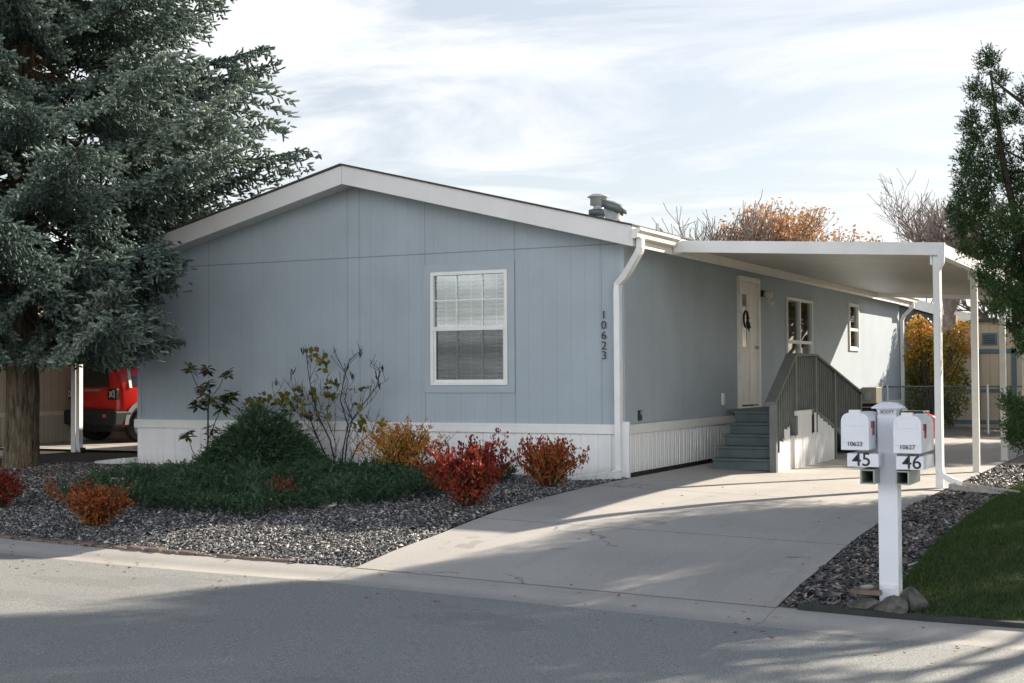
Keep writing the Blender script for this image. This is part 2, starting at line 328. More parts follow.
# ---------- numpy foliage
def npmesh(name, V, k, mat, parent=None, rnd=None, smooth=False):
    """V (n,k,3) : n separate k-gons"""
    V = np.asarray(V, np.float32); n = len(V); me = bpy.data.meshes.new(name)
    me.vertices.add(n*k); me.vertices.foreach_set('co', V.reshape(-1)); me.loops.add(n*k); me.loops.foreach_set('vertex_index', np.arange(n*k, dtype=np.int32))
    me.polygons.add(n); me.polygons.foreach_set('loop_start', np.arange(0, n*k, k, dtype=np.int32)); me.polygons.foreach_set('loop_total', np.full(n, k, np.int32))
    me.update(calc_edges=True)
    a = me.attributes.new('rnd', 'FLOAT', 'FACE'); a.data.foreach_set('value', np.asarray(rnd if rnd is not None else rng.random(n), np.float32))
    return link(name, me, M[mat], parent)
def unit(a): return a/np.maximum(np.linalg.norm(a, axis=-1, keepdims=True), 1e-9)
def rdir(n): return unit(rng.normal(size=(n, 3)))
def needles(P, D, Ln, nn, nl, w, spread=.9, base_r=None, flat=0.):
    """shoots: P start, D unit dir, Ln length -> triangles (n*nn,3,3), rnd"""
    n = len(P); Ln = np.broadcast_to(np.asarray(Ln, float), (n,))
    t = rng.random((n, nn))*.95+.05; pos = P[:, None]+D[:, None]*(t*Ln[:, None])[..., None]
    pr = rng.normal(size=(n, nn, 3)); 
    if flat: pr[..., 2] *= (1-flat)
    pr = unit(pr-(pr*D[:, None]).sum(-1, keepdims=True)*D[:, None])
    ang = spread*(.75+.5*rng.random((n, nn, 1))); nd = D[:, None]*np.cos(ang)+pr*np.sin(ang)
    l = (nl*(.7+.6*rng.random((n, nn, 1)))*(1.15-.45*t[..., None])); side = unit(np.cross(nd, rdir(n*nn).reshape(n, nn, 3)))*w/2
    tri = np.stack([pos-side, pos+side, pos+nd*l], axis=2).reshape(-1, 3, 3)
    if base_r is None: base_r = rng.random(n)
    r = np.clip(base_r[:, None]*.75+.25*rng.random((n, nn))+.12*(t-.5), 0, 1).reshape(-1)
    return tri, r
def fingers(P, D, Ln, r0, nn, nl, w, base_r):
    """bristly spruce shoots: a tapered solid core plus a fringe of needles"""
    n = len(P); Ln = np.asarray(Ln); a = unit(np.cross(D, rdir(n))); b = np.cross(D, a); k = 4; th = np.arange(k)*2*PI/k
    rg = r0*(.8+.4*rng.random(n)); ring = (a[:, None]*np.cos(th)[None, :, None]+b[:, None]*np.sin(th)[None, :, None])*rg[:, None, None]
    p0 = P[:, None]+ring*.45; p1 = P[:, None]+D[:, None]*(Ln*.55)[:, None, None]+ring*(1+.25*rng.normal(size=(n, k, 1))); p2 = P[:, None]+D[:, None]*(Ln*.86)[:, None, None]+ring*.7; tip = P+D*Ln[:, None]
    T = []
    for j in range(k):
        j2 = (j+1) % k
        T += [np.stack([p0[:, j], p0[:, j2], p1[:, j2]], 1), np.stack([p0[:, j], p1[:, j2], p1[:, j]], 1), np.stack([p1[:, j], p1[:, j2], p2[:, j2]], 1), np.stack([p1[:, j], p2[:, j2], p2[:, j]], 1), np.stack([p2[:, j], p2[:, j2], tip], 1)]
    lift = np.array([-.10, -.06, .0, .04, .16]*k); R1 = np.clip(base_r[:, None]+lift[None]+.10*rng.normal(size=(n, 5*k)), 0, 1)
    T = np.stack(T, 1).reshape(-1, 3, 3); t2, r2 = needles(P, D, Ln, nn, nl, w, .75, base_r=base_r); return np.concatenate([T, t2]), np.concatenate([R1.reshape(-1), np.clip(r2*.8+.25*np.repeat(base_r, nn)+.08, 0, 1)])
def leaves(P, size, nrm=None, updir=None, aspect=.6):
    n = len(P); a = unit(rdir(n)+(updir if updir is not None else 0)); b = unit(np.cross(a, rdir(n))); c = unit(np.cross(a, b)); s = np.broadcast_to(np.asarray(size, float), (n,))[:, None]*(.7+.6*rng.random((n, 1)))
    q = np.stack([P, P+a*s*.5+b*s*aspect*.5+c*s*.08, P+a*s, P+a*s*.5-b*s*aspect*.5+c*s*.08], axis=1); return q
def stems(name, paths, mat, parent, n=5):
    mb = MB()
    for pts, rad in paths: mb.tube(pts, rad, n, cap=False)
    return mb.build(name, mat, parent)

# ------------------------------------------------------------------ terrain
PY = [-6.3, -5.6, -4.9, -4.3, -3.5, -2.2, -1.0, 0]; PZ = [-.33, -.25, -.2, -.14, -.08, -.03, -.01, 0]
def yc(x): x = np.asarray(x, float); return -6.3+.4*(np.clip(-x, 0, 12)/4.5)**2*.8
def gz(x, y):
    x = np.asarray(x, float); y = np.asarray(y, float); d = y-yc(x)-6.3
    z = np.interp(d, PY, PZ)
    return z-.11*np.clip(x/3.7, 0, 1.25)*np.interp(y, [-6, 0], [.75, 1])
def street_z(x, d):   # d metres on the street side of the kerb back (positive)
    x = np.asarray(x, float); z0 = gz(x, yc(x)); return z0+np.interp(d, [0, .18, .32, .55, 8, 200], [0, -.018, -.045, -.040, .045, .045])
def sheet(name, xs, ys, zf, mat, label=None, kind='structure', cat=None, yf=None, name_=None):
    xs = np.array(xs, float); ys = np.array(ys, float); X, Y = np.meshgrid(xs, ys)
    YY = Y if yf is None else yf(X, Y); Z = zf(X, Y); nx, ny = len(xs), len(ys)
    V = np.stack([X, YY, Z], -1).reshape(-1, 3)
    fs = [(j*nx+i, j*nx+i+1, (j+1)*nx+i+1, (j+1)*nx+i) for j in range(ny-1) for i in range(nx-1)]
    me = bpy.data.meshes.new(name); me.from_pydata(V.tolist(), [], fs); me.polygons.foreach_set('use_smooth', [True]*len(fs))
    o = link(name, me, M[mat]); o['kind'] = kind; return o
def rngs(*segs):
    o = []
    for a, b, s in segs: o += list(np.arange(a, b, s))
    return o+[segs[-1][1]]
YS = [0, .05, .3, .5, .7, 1.0, 1.4, 1.6, 2.0, 2.4, 2.8, 3.2, 3.6, 4.1, 4.7, 5.3, 5.7, 6.0, 6.15, 6.3]
# ground: yard side of the kerb (d>=0) + behind the camera
XG = rngs((-400, -60, 85), (-60, -14, 8), (-14, 9, .5), (9, 60, 8), (60, 400, 85))
sheet('ground', XG, YS+[8, 12, 20, 40, 120, 400], lambda X, D: gz(X, D+yc(X))-.025, 'ground', yf=lambda X, D: D+yc(X))
XR = rngs((-400, -60, 85), (-60, -14, 6), (-14, 9, .4), (9, 60, 6), (60, 400, 85))
sheet('gutter', XR, [-.07, 0, .06, .12, .18, .25, .32, .42, .55], lambda X, D: street_z(X, D), 'gutter_concrete', yf=lambda X, D: yc(X)-D)
sheet('street', XR, [.535, 1.5, 3, 5, 8, 9.5], lambda X, D: street_z(X, D)+.001, 'asphalt', yf=lambda X, D: yc(X)-D)
sheet('ground', XG, [9.5, 12, 40, 150, 400], lambda X, D: street_z(X, D)-.006, 'ground', yf=lambda X, D: yc(X)-D).name = 'far_ground'
sheet('driveway', rngs((.1, 3.74, .52)), list(np.arange(-6.3, 0, .3))+[0, 1, 3, 6, 10, 13.2], lambda X, Y: gz(X, Y)+.004, 'concrete')
sheet('gravel_bed', rngs((-13.9, .1, .5)), YS, lambda X, D: gz(X, D+yc(X))-.006, 'soil', yf=lambda X, D: D+yc(X))
sheet('gravel_verge', [-13.9, -12, -10, -8, -7.9], [-.05, 1, 2.2], lambda X, Y: gz(X, Y)-.010, 'soil')
sheet('gravel_strip', rngs((3.74, 4.42, .34)), list(np.arange(-6.3, 0, .3))+[0, 3, 6, 10, 14], lambda X, Y: gz(X, Y)-.006, 'soil_tan')
sheet('lawn', rngs((4.42, 14, 1.0)), list(np.arange(-6.3, 0, .3))+[0, 3, 6, 10, 14], lambda X, Y: gz(X, Y)+.010, 'turf')
sheet('back_yard', rngs((.1, 14, 2)), [13.2, 15.2, 18, 24], lambda X, Y: gz(X, Y)-.004, 'soil_tan')
sheet('neighbour_pad', [-13.8, -11, -8.4], [2.2, 6, 12, 18], lambda X, Y: gz(X, Y)+.03, 'concrete')

# stones
def stones(name, n, xr, yfun, smin, smax, mat, label, flat=.55, dens=None):
    x = rng.uniform(*xr, n); y = yfun(x, rng.random(n)); 
    if dens is not None: k = dens(x, y); x, y = x[k], y[k]; n = len(x)
    s = rng.uniform(smin, smax, n)*.5*(1+.9*(rng.random(n) > .965)); z = gz(x, y)+s*.15
    base = np.array([[1, 0, 0], [0, 1, 0], [-1, 0, 0], [0, -1, 0], [0, 0, 1.]]); B = base[None]*(.65+.7*rng.random((n, 5, 1)))*s[:, None, None]
    B[..., 2] *= flat; th = rng.random(n)*2*PI; c, q = np.cos(th), np.sin(th); tilt = rng.normal(0, .35, (n, 2))
    R = np.stack([np.stack([c, -q], -1), np.stack([q, c], -1)], 1); XY = np.einsum('nij,nkj->nki', R, B[..., :2]*np.array([1.3, .85]))
    B[..., :2] = XY; B[..., 2] += (XY*tilt[:, None]).sum(-1); V = B+np.stack([x, y, z], -1)[:, None]
    tri = V[:, [[0, 1, 4], [1, 2, 4], [2, 3, 4], [3, 0, 4]]].reshape(-1, 3, 3)
    r = np.repeat(rng.random(n), 4); o = npmesh(name, tri, 3, mat, None, r); return tag(o, label, 'gravel', kind='stuff')
def gy(x, t): return yc(x)+.03+(-yc(x)-.08)*t
stones('gravel', 170000, (-9.5, .07), gy, .016, .034, 'stone', 'grey and white landscaping gravel in front of the house', dens=lambda x, y: (x > -9.5) & ((y < -3.2+.2*x) | (rng.random(len(x)) < .6)))
stones('slate_gravel', 26000, (3.76, 4.42), lambda x, t: -6.25+t*12, .020, .052, 'slate_stone', 'dark slate chips between driveway and lawn', flat=.3)
# grass
ng = 110000; x = 4.44+rng.random(ng)**1.4*2.8; y = -6.22+rng.random(ng)*10; z = gz(x, y)+.008; h = .022+.022*rng.random(ng); th = rng.random(ng)*2*PI
dx = np.stack([np.cos(th), np.sin(th), 0*th], -1)*.0035; P = np.stack([x, y, z], -1); lean = np.stack([rng.normal(0, .4, ng), rng.normal(0, .4, ng), np.ones(ng)], -1)*h[:, None]
tag(npmesh('grass', np.stack([P-dx, P+dx, P+lean], 1), 3, 'grass', None), 'short green grass of the lawn beside the mailbox', 'grass', kind='stuff')
# a few fallen leaves
nl = 170; x = rng.uniform(-4, 5.4, nl); y = np.where(rng.random(nl) < .55, rng.uniform(-7.6, -6.2, nl), rng.uniform(-6.2, 0, nl)); k = (x > .2) | (y < yc(x)); x, y = x[k], y[k]
d_ = yc(x)-y; zl = np.where(d_ > 0, street_z(x, np.maximum(d_, 0)), gz(x, y)+.014)+.006; q = leaves(np.stack([x, y, zl], -1), .045); q[..., 2] = zl[:, None]+(q[..., 2]-zl[:, None])*.25+.003
tag(npmesh('fallen_leaves', q, 4, 'rust_leaf', None), 'scattered dry leaves on driveway and gutter', 'leaves', kind='stuff')
# brick edging along the bed
g0 = None; i = 0; x = -5.9
while x < -.6:
    w = .20+random.uniform(-.02, .02); y = float(yc(x))+.075; z = float(gz(x, y)); o = None
    mb = MB().box((-w/2, -.045, -.03), (w/2, .045, .012+random.uniform(-.012, .012))); me_o = mb.build('edging_brick', 'brick', None, bevel=.008)
    me_o.location = (x, y, z+.005); me_o.rotation_euler = (random.uniform(-.08, .08), random.uniform(-.06, .06), math.atan2(float(yc(x+.1)-yc(x-.1)), .2)+random.uniform(-.07, .07))
    tag(me_o, 'small reddish edging brick in the row between gravel and kerb', 'brick', 'edging bricks along the gravel bed'); x += w+random.uniform(.01, .05)
mb = MB()
for a in np.arange(3.9, 9, .3): mb.prism([(a, -6.30), (a+.3, -6.30), (a+.3, -6.215), (a, -6.215)], 2, float(gz(a, -6.2))-.06, float(gz(a, -6.2))+.025)
tag(mb.build('lawn_edging', 'edging'), 'dark strip of edging between kerb and lawn by the mailbox post', 'edging')

# ------------------------------------------------------------------ the house
HW = 7.96; HL = 17.45; XE = .27; OV = .40; ZR = 4.187; TH = .255; ZE = 3.13
H = thing('mobile_home', 'blue grey single-storey manufactured home with low white gable roof edge and white skirting', 'house', (0, 0, 0))
slope = (ZR-ZE)/(HW/2+XE); XM = -HW/2
def roofz(x): return ZR-slope*abs(x-XM)
zt = .655
# gable front wall, side walls (with openings left by trims set proud)
def wall_top(x): return roofz(x)-TH+.06
wf = MB()
wx0, wx1, wz0, wz1 = -2.80, -1.635, 1.165, 2.69
def fpoly(x0, x1, z0, z1=None):
    xs = [x0]+([XM] if x0 < XM < x1 else [])+[x1]
    return [(x0, z0)]+[(x1, z0)]+[(x, (wall_top(x) if z1 is None else z1)) for x in xs[::-1]]
for p in (fpoly(-HW, wx0, zt-.05), fpoly(wx1, 0, zt-.05), fpoly(wx0, wx1, zt-.05, wz0), fpoly(wx0, wx1, wz1)): wf.prism(p, 1, 0, .1)
wf.build('wall', 'wall_front', H)
ws = MB(); zs1 = roofz(0)-TH+.04
w1 = (7.5, 9.25, 1.16, 2.64); w2 = (12.2, 13.08, 1.76, 2.74); dr = (4.70, 5.83, .78, 2.84)
cuts = sorted([w1, w2, dr]); y = .1
for (a, b, c, d) in cuts:
    ws.box((-.1, y, zt-.05), (0, a, zs1)); ws.box((-.1, a, zt-.05), (0, b, c)); ws.box((-.1, a, d), (0, b, zs1)); y = b
ws.box((-.1, y, zt-.05), (0, HL, zs1)); ws.build('wall', 'wall_side', H)
wb = MB(); wb.box((-HW, .1, zt-.05), (-HW+.1, HL, zs1)); wb.prism(fpoly(-HW+.1, -.1, zt-.05), 1, HL-.1, HL); wb.build('wall', 'wall_side', H)
MB().box((-HW+.1, .1, .6), (-.1, HL-.1, .64)).build('floor', 'interior', H)
# blue corner and window surround trims
tb = MB(); tb.prism([(-.055, -.018), (.018, -.018), (.018, .055), (0, .055), (0, 0), (-.055, 0)], 2, zt, zs1); tb.build('corner_trim', 'blue_trim', H); MB().box((-HW, -.018, zt), (-HW+.07, 0, 2.9)).build('corner_trim', 'blue_trim', H)
def surround(a0, a1, z0, z1, w, t, axis):
    mb = MB()
    for (p, q, r_, s_) in ((a0-w, a1+w, z1, z1+w), (a0-w, a1+w, z0-w, z0), (a0-w, a0, z0, z1), (a1, a1+w, z0, z1)):
        if axis == 1: mb.box((p, -t, r_), (q, 0, s_))
        else: mb.box((0, p, r_), (t, q, s_))
    return mb
surround(wx0, wx1, wz0, wz1, .10, .016, 1).build('window_surround', 'blue_trim', H)
# skirting
def ribs(a0, a1, z0, z1, axis, pos, period=.102, depth=.014, tmp=None):
    mb = MB(); a = a0; pts = []
    while a < a1-1e-6:
        for f, d in ((0, 0), (.10, 0), (.16, -1), (.30, -1), (.36, 0), (.62, 0), (.66, -.6), (.72, -.6), (.76, 0)):
            if a+f*period <= a1: pts.append((a+f*period, d*depth))
        a += period
    pts.append((a1, 0)); n = len(pts)
    def P(a, d, z): return (a, pos-d, z) if axis == 1 else (pos+d, a, z)
    mb.add([P(a, d, z0(a) if callable(z0) else z0) for a, d in pts]+[P(a, d, z1) for a, d in pts], [(i, i+1, n+i+1, n+i) for i in range(n-1)])
    return mb
ribs(-HW, 0, -.05, .545, 1, -.012, .235, .016).build('skirting', 'skirt_front', H)
ribs(.0, HL, .045, .545, 0, .012, .15, .014).build('skirting', 'skirt_side', H)
ribs(.0, HL, -.05, .545, 0, -HW-.012, .15, -.014).build('skirting', 'skirt_side', H)
MB().box((-HW+.02, .02, -.2), (-.05, HL-.05, .60)).build('foundation', 'foundation', H)
tr = MB(); tr.box((-HW-.02, -.045, .54), (.042, -.0, .66)); tr.box((.0, 0, .54), (.042, HL, .66)); tr.box((-HW-.042, -.045, .54), (-HW-.02, HL, .66)); tr.box((-HW-.035, -.04, .628), (.06, -.046, .664)); tr.build('skirt_trim', 'white', H, bevel=.006)
# roof
RF = MB(); x0, x1 = -HW-XE, XE
sec = [(x0, ZE), (XM, ZR), (x1, ZE), (x1, ZE-TH+.03), (XM, ZR-TH+.03), (x0, ZE-TH+.03)]
RF.prism(sec, 1, -OV+.03, HL+.3); roof = RF.build('roof', 'fascia', H)
SH = MB(); e = .018
SH.prism([(x0-.03, ZE-.03*slope+.003), (XM, ZR+.003), (x1+.03, ZE-.03*slope+.003), (x1+.03, ZE-.03*slope+.022), (XM, ZR+.026), (x0-.03, ZE-.03*slope+.022)], 1, -OV-.035, HL+.33); SH.build('shingles', 'shingle', roof)
FA = MB()
FA.prism([(x0, ZE-.002), (XM, ZR-.002), (XM, ZR-TH), (x0, ZE-TH)], 1, -OV, -OV+.026); FA.prism([(XM+.006, ZR-.002), (x1, ZE-.002), (x1, ZE-TH), (XM+.006, ZR-TH)], 1, -OV, -OV+.026); FA.build('rake_fascia', 'fascia', roof)
FS = MB(); FS.box((x1+.001, -OV+.002, ZE-TH), (x1+.022, HL+.3, ZE-.02)); FS.box((x0-.022, -OV+.002, ZE-TH), (x0-.001, HL+.3, ZE-.02)); FS.build('eave_fascia', 'cream', roof)
# vents on roof
def vent(u, v, y, prof, band, name, lean=0):
    p = aty(u, v, y); p[2] = roofz(p[0])-.02; return p
pv = aty(598.5, 217, 3.0); zb = roofz(pv[0]); 
o1 = MB().lathe([(.085, -.1), (.085, .24), (.075, .24), (.075, .28), (.125, .28), (.125, .40), (.165, .40), (.165, .412), (.10, .445), (0, .46)], (pv[0], 3.0, zb-.02)).build('vent_pipe', 'galv', roof)
MB().lathe([(.086, .12), (.15, .12), (.15, .21), (.086, .21)], (pv[0], 3.0, zb-.02)).build('vent_band', 'galv_dark', o1)
pv = aty(614, 217, 2.7); zb = roofz(pv[0])
o2 = MB().lathe([(.12, -.1), (.12, .05), (.135, .08), (.125, .08), (.155, .26), (0, .26)], (pv[0], 2.7, zb-.0)).build('vent_pipe', 'galv', roof)
b2 = MB().lathe([(.16, .22), (.19, .22), (.19, .33), (.16, .34), (0, .36)], (0, 0, 0)); b2.v = [(x, y, z-.30*0-x*.35) for x, y, z in b2.v]; b2.v = [(x+pv[0], y+2.7, z+zb) for x, y, z in b2.v]; b2.build('vent_cap', 'galv_dark', o2)
MB().tube([(-.1, 1.5, roofz(-.1)), (-.1, 1.5, roofz(-.1)+.13)], .025).build('vent_pipe', 'galv', roof)
# gutter with downspout at the front right corner
gx = XE+.022
gp = [(gx, 3.075), (gx, 2.975), (gx+.05, 2.965), (gx+.075, 2.98), (gx+.085, 3.03), (gx+.12, 3.06), (gx+.12, 3.095), (gx+.108, 3.095), (gx+.105, 3.07), (gx+.06, 3.04), (gx+.05, 2.985), (gx+.012, 2.99), (gx+.012, 3.075)]
G = MB(); G.prism(gp, 1, -.44, .98)
for yy in (-.445, .98): G.prism([(gx, 3.075), (gx, 2.965), (gx+.05, 2.962), (gx+.078, 2.98), (gx+.088, 3.03), (gx+.125, 3.06), (gx+.125, 3.098)], 1, yy, yy+.006)
gut = G.build('gutter', 'cream', H)
G = MB(); G.prism(gp, 1, 13.2, HL+.3); G.build('gutter', 'cream', H)
D = MB(); D.rect_tube([(gx+.055, -.28, 2.98), (gx+.055, -.28, 2.86), (gx+.03, -.27, 2.80), (.09, -.13, 2.54), (-.035, -.075, 2.44), (-.045, -.073, 2.34), (-.045, -.073, .16), (-.045, -.10, .07), (-.085, -.20, .03)], .080, .115, up=(0, 1, 0)); D.build('downspout', 'white', H, bevel=.008)
MB().box((-.115, -.262, -.012), (-.03, -.25, .062)).build('downspout_mouth', 'black', H)
D = MB(); D.rect_tube([(gx+.055, HL-.1, 2.98), (gx+.05, HL-.1, 2.86), (.12, HL-.02, 2.66), (.07, HL, 2.55), (.07, HL, .1)], .08, .1, up=(0, 1, 0)); D.build('downspout', 'white', H, bevel=.008)
MB().box((-.075, -.066, 0), (-.055+.14, -.0205, .70)).build('corner_post', 'white', H)
# front window
def window(a0, a1, z0, z1, axis, sign, rail, mv, mh, blind=True, name='window', fr=.045, deep=.0):
    """axis 1: in the front wall (normal -y); axis 0: in the side wall (normal +x)"""
    def bx(mb, p0, p1, q0, q1, t0, t1):
        if axis == 1: mb.box((p0, -t1, q0), (p1, -t0, q1))
        else: mb.box((t0, p0, q0), (t1, p1, q1))
    f = MB()
    for (p0, p1, q0, q1) in ((a0, a1, z1-fr, z1), (a0, a1, z0, z0+fr), (a0, a0+fr, z0+fr, z1-fr), (a1-fr, a1, z0+fr, z1-fr)): bx(f, p0, p1, q0, q1, -.05, .034)
    w = f.build(name, 'white', H, bevel=.004)
    s = MB(); bx(s, a0+fr, a1-fr, rail-.028, rail+.028, -.04, .022)
    bx(s, a0+fr, a1-fr, z0+fr, z0+fr+.03, -.035, .010); bx(s, a0+fr, a0+fr+.028, z0+fr+.03, rail-.028, -.035, .010); bx(s, a1-fr-.028, a1-fr, z0+fr+.03, rail-.028, -.035, .010)
    s.build('sash', 'white', w)
    g = MB(); bx(g, a0+fr, a1-fr, z0+fr, z1-fr, -.022, -.016); g.build('pane', 'glass', w)
    mu = MB()
    for k in mv: bx(mu, k-.009, k+.009, z0+fr, z1-fr, -.015, -.009)
    for k in mh: bx(mu, a0+fr, a1-fr, k-.009, k+.009, -.0145, -.0095)
    if mv or mh: mu.build('muntins', 'white', w)
    if blind: g2 = MB(); bx(g2, a0+fr+.028, a1-fr-.028, z0+fr+.03, rail-.028, .001, .003); g2.build('insect_screen', 'screen', w)
    if blind:
        b = MB(); z = z0+fr+.02
        while z < z1-fr-.02:
            if axis == 1: b.add([(a0+fr, .083, z-.006), (a1-fr, .083, z-.006), (a1-fr, .047, z+.012), (a0+fr, .047, z+.012)], [(0, 1, 2, 3)])
            else: b.add([(-.075, a0+fr, z-.009), (-.075, a1-fr, z-.009), (-.055, a1-fr, z+.011), (-.055, a0+fr, z+.011)], [(0, 1, 2, 3)])
            z += .056
        for c_ in np.linspace(a0+.2, a1-.2, 3):
            if axis == 1: b.box((c_-.003, .052, z0+fr), (c_+.003, .055, z1-fr))
        b.build('blind', 'blind', w)
    r = MB()
    if axis == 1: r.box((a0-.2, .12, z0-.2), (a1+.2, 1.2, z1+.2))
    else: r.box((-1.2, a0-.2, z0-.2), (-.12, a1+.2, z1+.2))
    r.f = [q for i, q in enumerate(r.f) if i != (2 if axis == 1 else 3)]; r.sm = r.sm[:5]
    r.build('room_behind', 'interior', w); return w
wt = (wx1-wx0)/3
window(wx0, wx1, wz0, wz1, 1, -1, 1.925, (wx0+wt, wx0+2*wt), (1.925+(wz1-1.925)*.5,))
window(w1[0], w1[1], w1[2], w1[3], 0, 1, 1.86, (), (), blind=False); MB().box((-.03, 8.34, 1.2), (.03, 8.41, 2.6)).build('window_mullion', 'white', H)
window(w2[0], w2[1], w2[2], w2[3], 0, 1, 2.2, (), (), blind=False, fr=.06)
# door
fr = MB()
for p, q in (((-.06, 4.70, .78), (.05, 4.78, 2.84)), ((-.06, 5.74, .78), (.05, 5.83, 2.84)), ((-.06, 4.78, 2.76), (.05, 5.74, 2.84)), ((-.06, 4.70, .735), (.06, 5.83, .78))): fr.box(p, q)
door = fr.build('door', 'cream', H, bevel=.004)
dl = MB(); dl.box((-.04, 4.78, .80), (.012, 5.74, 2.755)); dl.build('door_leaf', 'cream', door)
dd = MB(); dd.box((.012, 4.90, 1.72), (.020, 5.14, 2.56)); dd.build('door_glass', 'dark_glass', door)
dd = MB()
for p in ((4.87, 5.17, 2.56, 2.59), (4.87, 5.17, 1.69, 1.72), (4.87, 4.90, 1.72, 2.56), (5.14, 5.17, 1.72, 2.56), (5.28, 5.30, .85, 2.7), (4.9, 5.6, .81, .83)): dd.box((.012, p[0], p[2]), (.026, p[1], p[3]))
dd.build('door_moulding', 'cream', door)
dh = MB(); dh.tube([(.012, 5.66, 1.72), (.07, 5.66, 1.72)], .03, 10); dh.build('handle', 'silver', door)
la = MB(); la.tube([(.0, 6.02, 2.62), (.05, 6.02, 2.62)], .055, 14); lb = la.build('wall_lamp', 'black_plastic', H)
lm = MB(); lm.lathe([(.001, .08), (.05, .066), (.074, .028), (.08, 0), (.072, -.04), (.04, -.07), (.001, -.08)], (.12, 6.02, 2.60), 16); lm.build('lamp_shade', 'lamp', lb)
MB().tube([(.06, 6.22, 2.50), (.14, 6.22, 2.46)], .04, 10).build('sensor', 'clear_lens', lb)
# numbers, outlets
for i, c_ in enumerate('10623'):
    z = (2.06, 1.93, 1.80, 1.67, 1.545)[i]; text('house_number', c_, .150, (-.262, -.022, z-.055), (PI/2, 0, 0), 'black', H, .006)
MB().box((0, .455, .70), (.035, .535, .83)).build('outlet_box', 'black_plastic', H, bevel=.005)
MB().box((0, .472, .77), (.038, .518, .82)).build('outlet_cover', 'silver', H)
MB().box((0, 3.88, .82), (.03, 3.98, 1.00)).build('outlet_box', 'cream', H, bevel=.005)
# wreath
wr = MB(); wp = [(.075, 4.93+.11*math.cos(a), 2.16+.11*math.sin(a)*1.15) for a in np.linspace(-.6, PI+1.4, 16)]; wr.tube(wp, .018, 6)
for k in range(14): a = random.uniform(0, 6.28); c_ = Vector((.08, 4.99+.03*math.cos(a), 2.10+.09*math.sin(a))); wr.tube([c_, c_+Vector((random.uniform(0, .05), random.uniform(-.05, .05), random.uniform(-.12, .03)))], [.022, .006], 5)
tag(wr.build('wreath', 'wreath'), 'small dark twig wreath hanging on the white front door', 'wreath')
# splash blocks
def splash(loc, rz, label, mat='rock_pale', s=1.):
    mb = MB(); L_ = .62*s; w0, w1_ = .13*s, .17*s
    def ring(x, w, z): return [(x, -w, 0), (x, -w, z), (x, -w+.03, z), (x, -w+.045, .02), (x, w-.045, .02), (x, w-.03, z), (x, w, z), (x, w, 0)]
    a = ring(0, w0, .09*s); b = ring(L_, w1_, .05*s); mb.add(a+b, [(i, (i+1) % 8, 8+(i+1) % 8, 8+i) for i in range(8)]+[tuple(range(8))[::-1], tuple(range(8, 16))])
    mb.box((-.02, -w0+.005, 0), (.03, w0-.005, .085*s))
    o = mb.build('splash_block', mat, None, bevel=.008); o.location = loc; o.rotation_euler = (0, .04, rz); return tag(o, label, 'splash block')
M['splash_white'] = plain('splash_white', (.60, .60, .58), .8, var=.15, scale=9, bump=.3)
splash((-.02, -.18, float(gz(0, -.2))+.0), PI+.62, 'pale concrete splash block under the corner downspout beside the steps driveway', 'splash_white')
splash((-8.0, -.12, 0.0), PI-.12, 'white splash block at the left corner of the blue house', 'splash_white')

# ------------------------------------------------------------------ carport
CP = thing('carport', 'white flat-roofed carport attached to the right side of the blue house', 'carport', (3.66, 1.1, 0))
cy0, cy1 = 1.0, 13.2; cxa, cxb = .31, 3.73
def ct(x): return 3.055-(x-.38)*.057
def slab(x0, x1, t0, t1, y0, y1, mb=None):
    mb = mb or MB(); return mb.prism([(x0, ct(x0)+t0), (x1, ct(x1)+t0), (x1, ct(x1)+t1), (x0, ct(x0)+t1)], 1, y0, y1)
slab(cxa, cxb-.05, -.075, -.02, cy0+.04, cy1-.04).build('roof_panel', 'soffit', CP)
slab(cxa-.0, cxb, -.155, 0, cy0, cy0+.04).build('front_fascia', 'white', CP, bevel=.004)
slab(cxa, cxb, -.155, 0, cy1-.04, cy1).build('rear_fascia', 'white', CP)
sf = MB(); sf.box((cxb-.045, cy0+.041, ct(cxb)-.155), (cxb, cy1-.041, ct(cxb)-.001)); sf.box((cxb-.07, cy0+.041, ct(cxb)-.155), (cxb-.045, cy1-.041, ct(cxb)-.14)); sf.build('side_fascia', 'white', CP)
hb = MB(); hb.box((.293, cy0+.042, 2.885), (.40, cy1-.05, 2.975)); hb.build('hanger_rail', 'cream', CP)
bm_ = MB(); bm_.box((3.60, cy0+.045, 2.72), (3.665, cy1-.05, 2.785)); bm_.build('beam', 'white', CP)
for k, py in enumerate((1.1, 4.05, 7.0, 9.95, 12.9)):
    zg = float(gz(3.66, py)); mb = MB(); mb.box((3.615, py-.045, zg), (3.705, py+.045, 2.715)); mb.box((3.585, py-.05, 2.60), (3.612, py+.05, 2.72)); mb.box((3.60, py-.06, zg), (3.72, py+.06, zg+.012)); mb.build('post', 'white' if k == 0 else 'cream', CP, bevel=.004)
# carport downspout running down the front post, kicking out to the right
D = MB(); D.rect_tube([(3.735, 1.015, 2.86), (3.725, 1.01, 2.62), (3.672, 1.0, 2.52), (3.672, 1.0, .18), (3.70, .99, .06), (3.85, .95, -.01), (3.93, .93, -.03)], .07, .085, up=(0, 1, 0)); D.build('downspout', 'white', CP, bevel=.008)
splash((3.86, .93, -.125), -.28, 'grey splash block below the carport downspout, tipped onto the slate chips', 'rock_pale', 1.15)

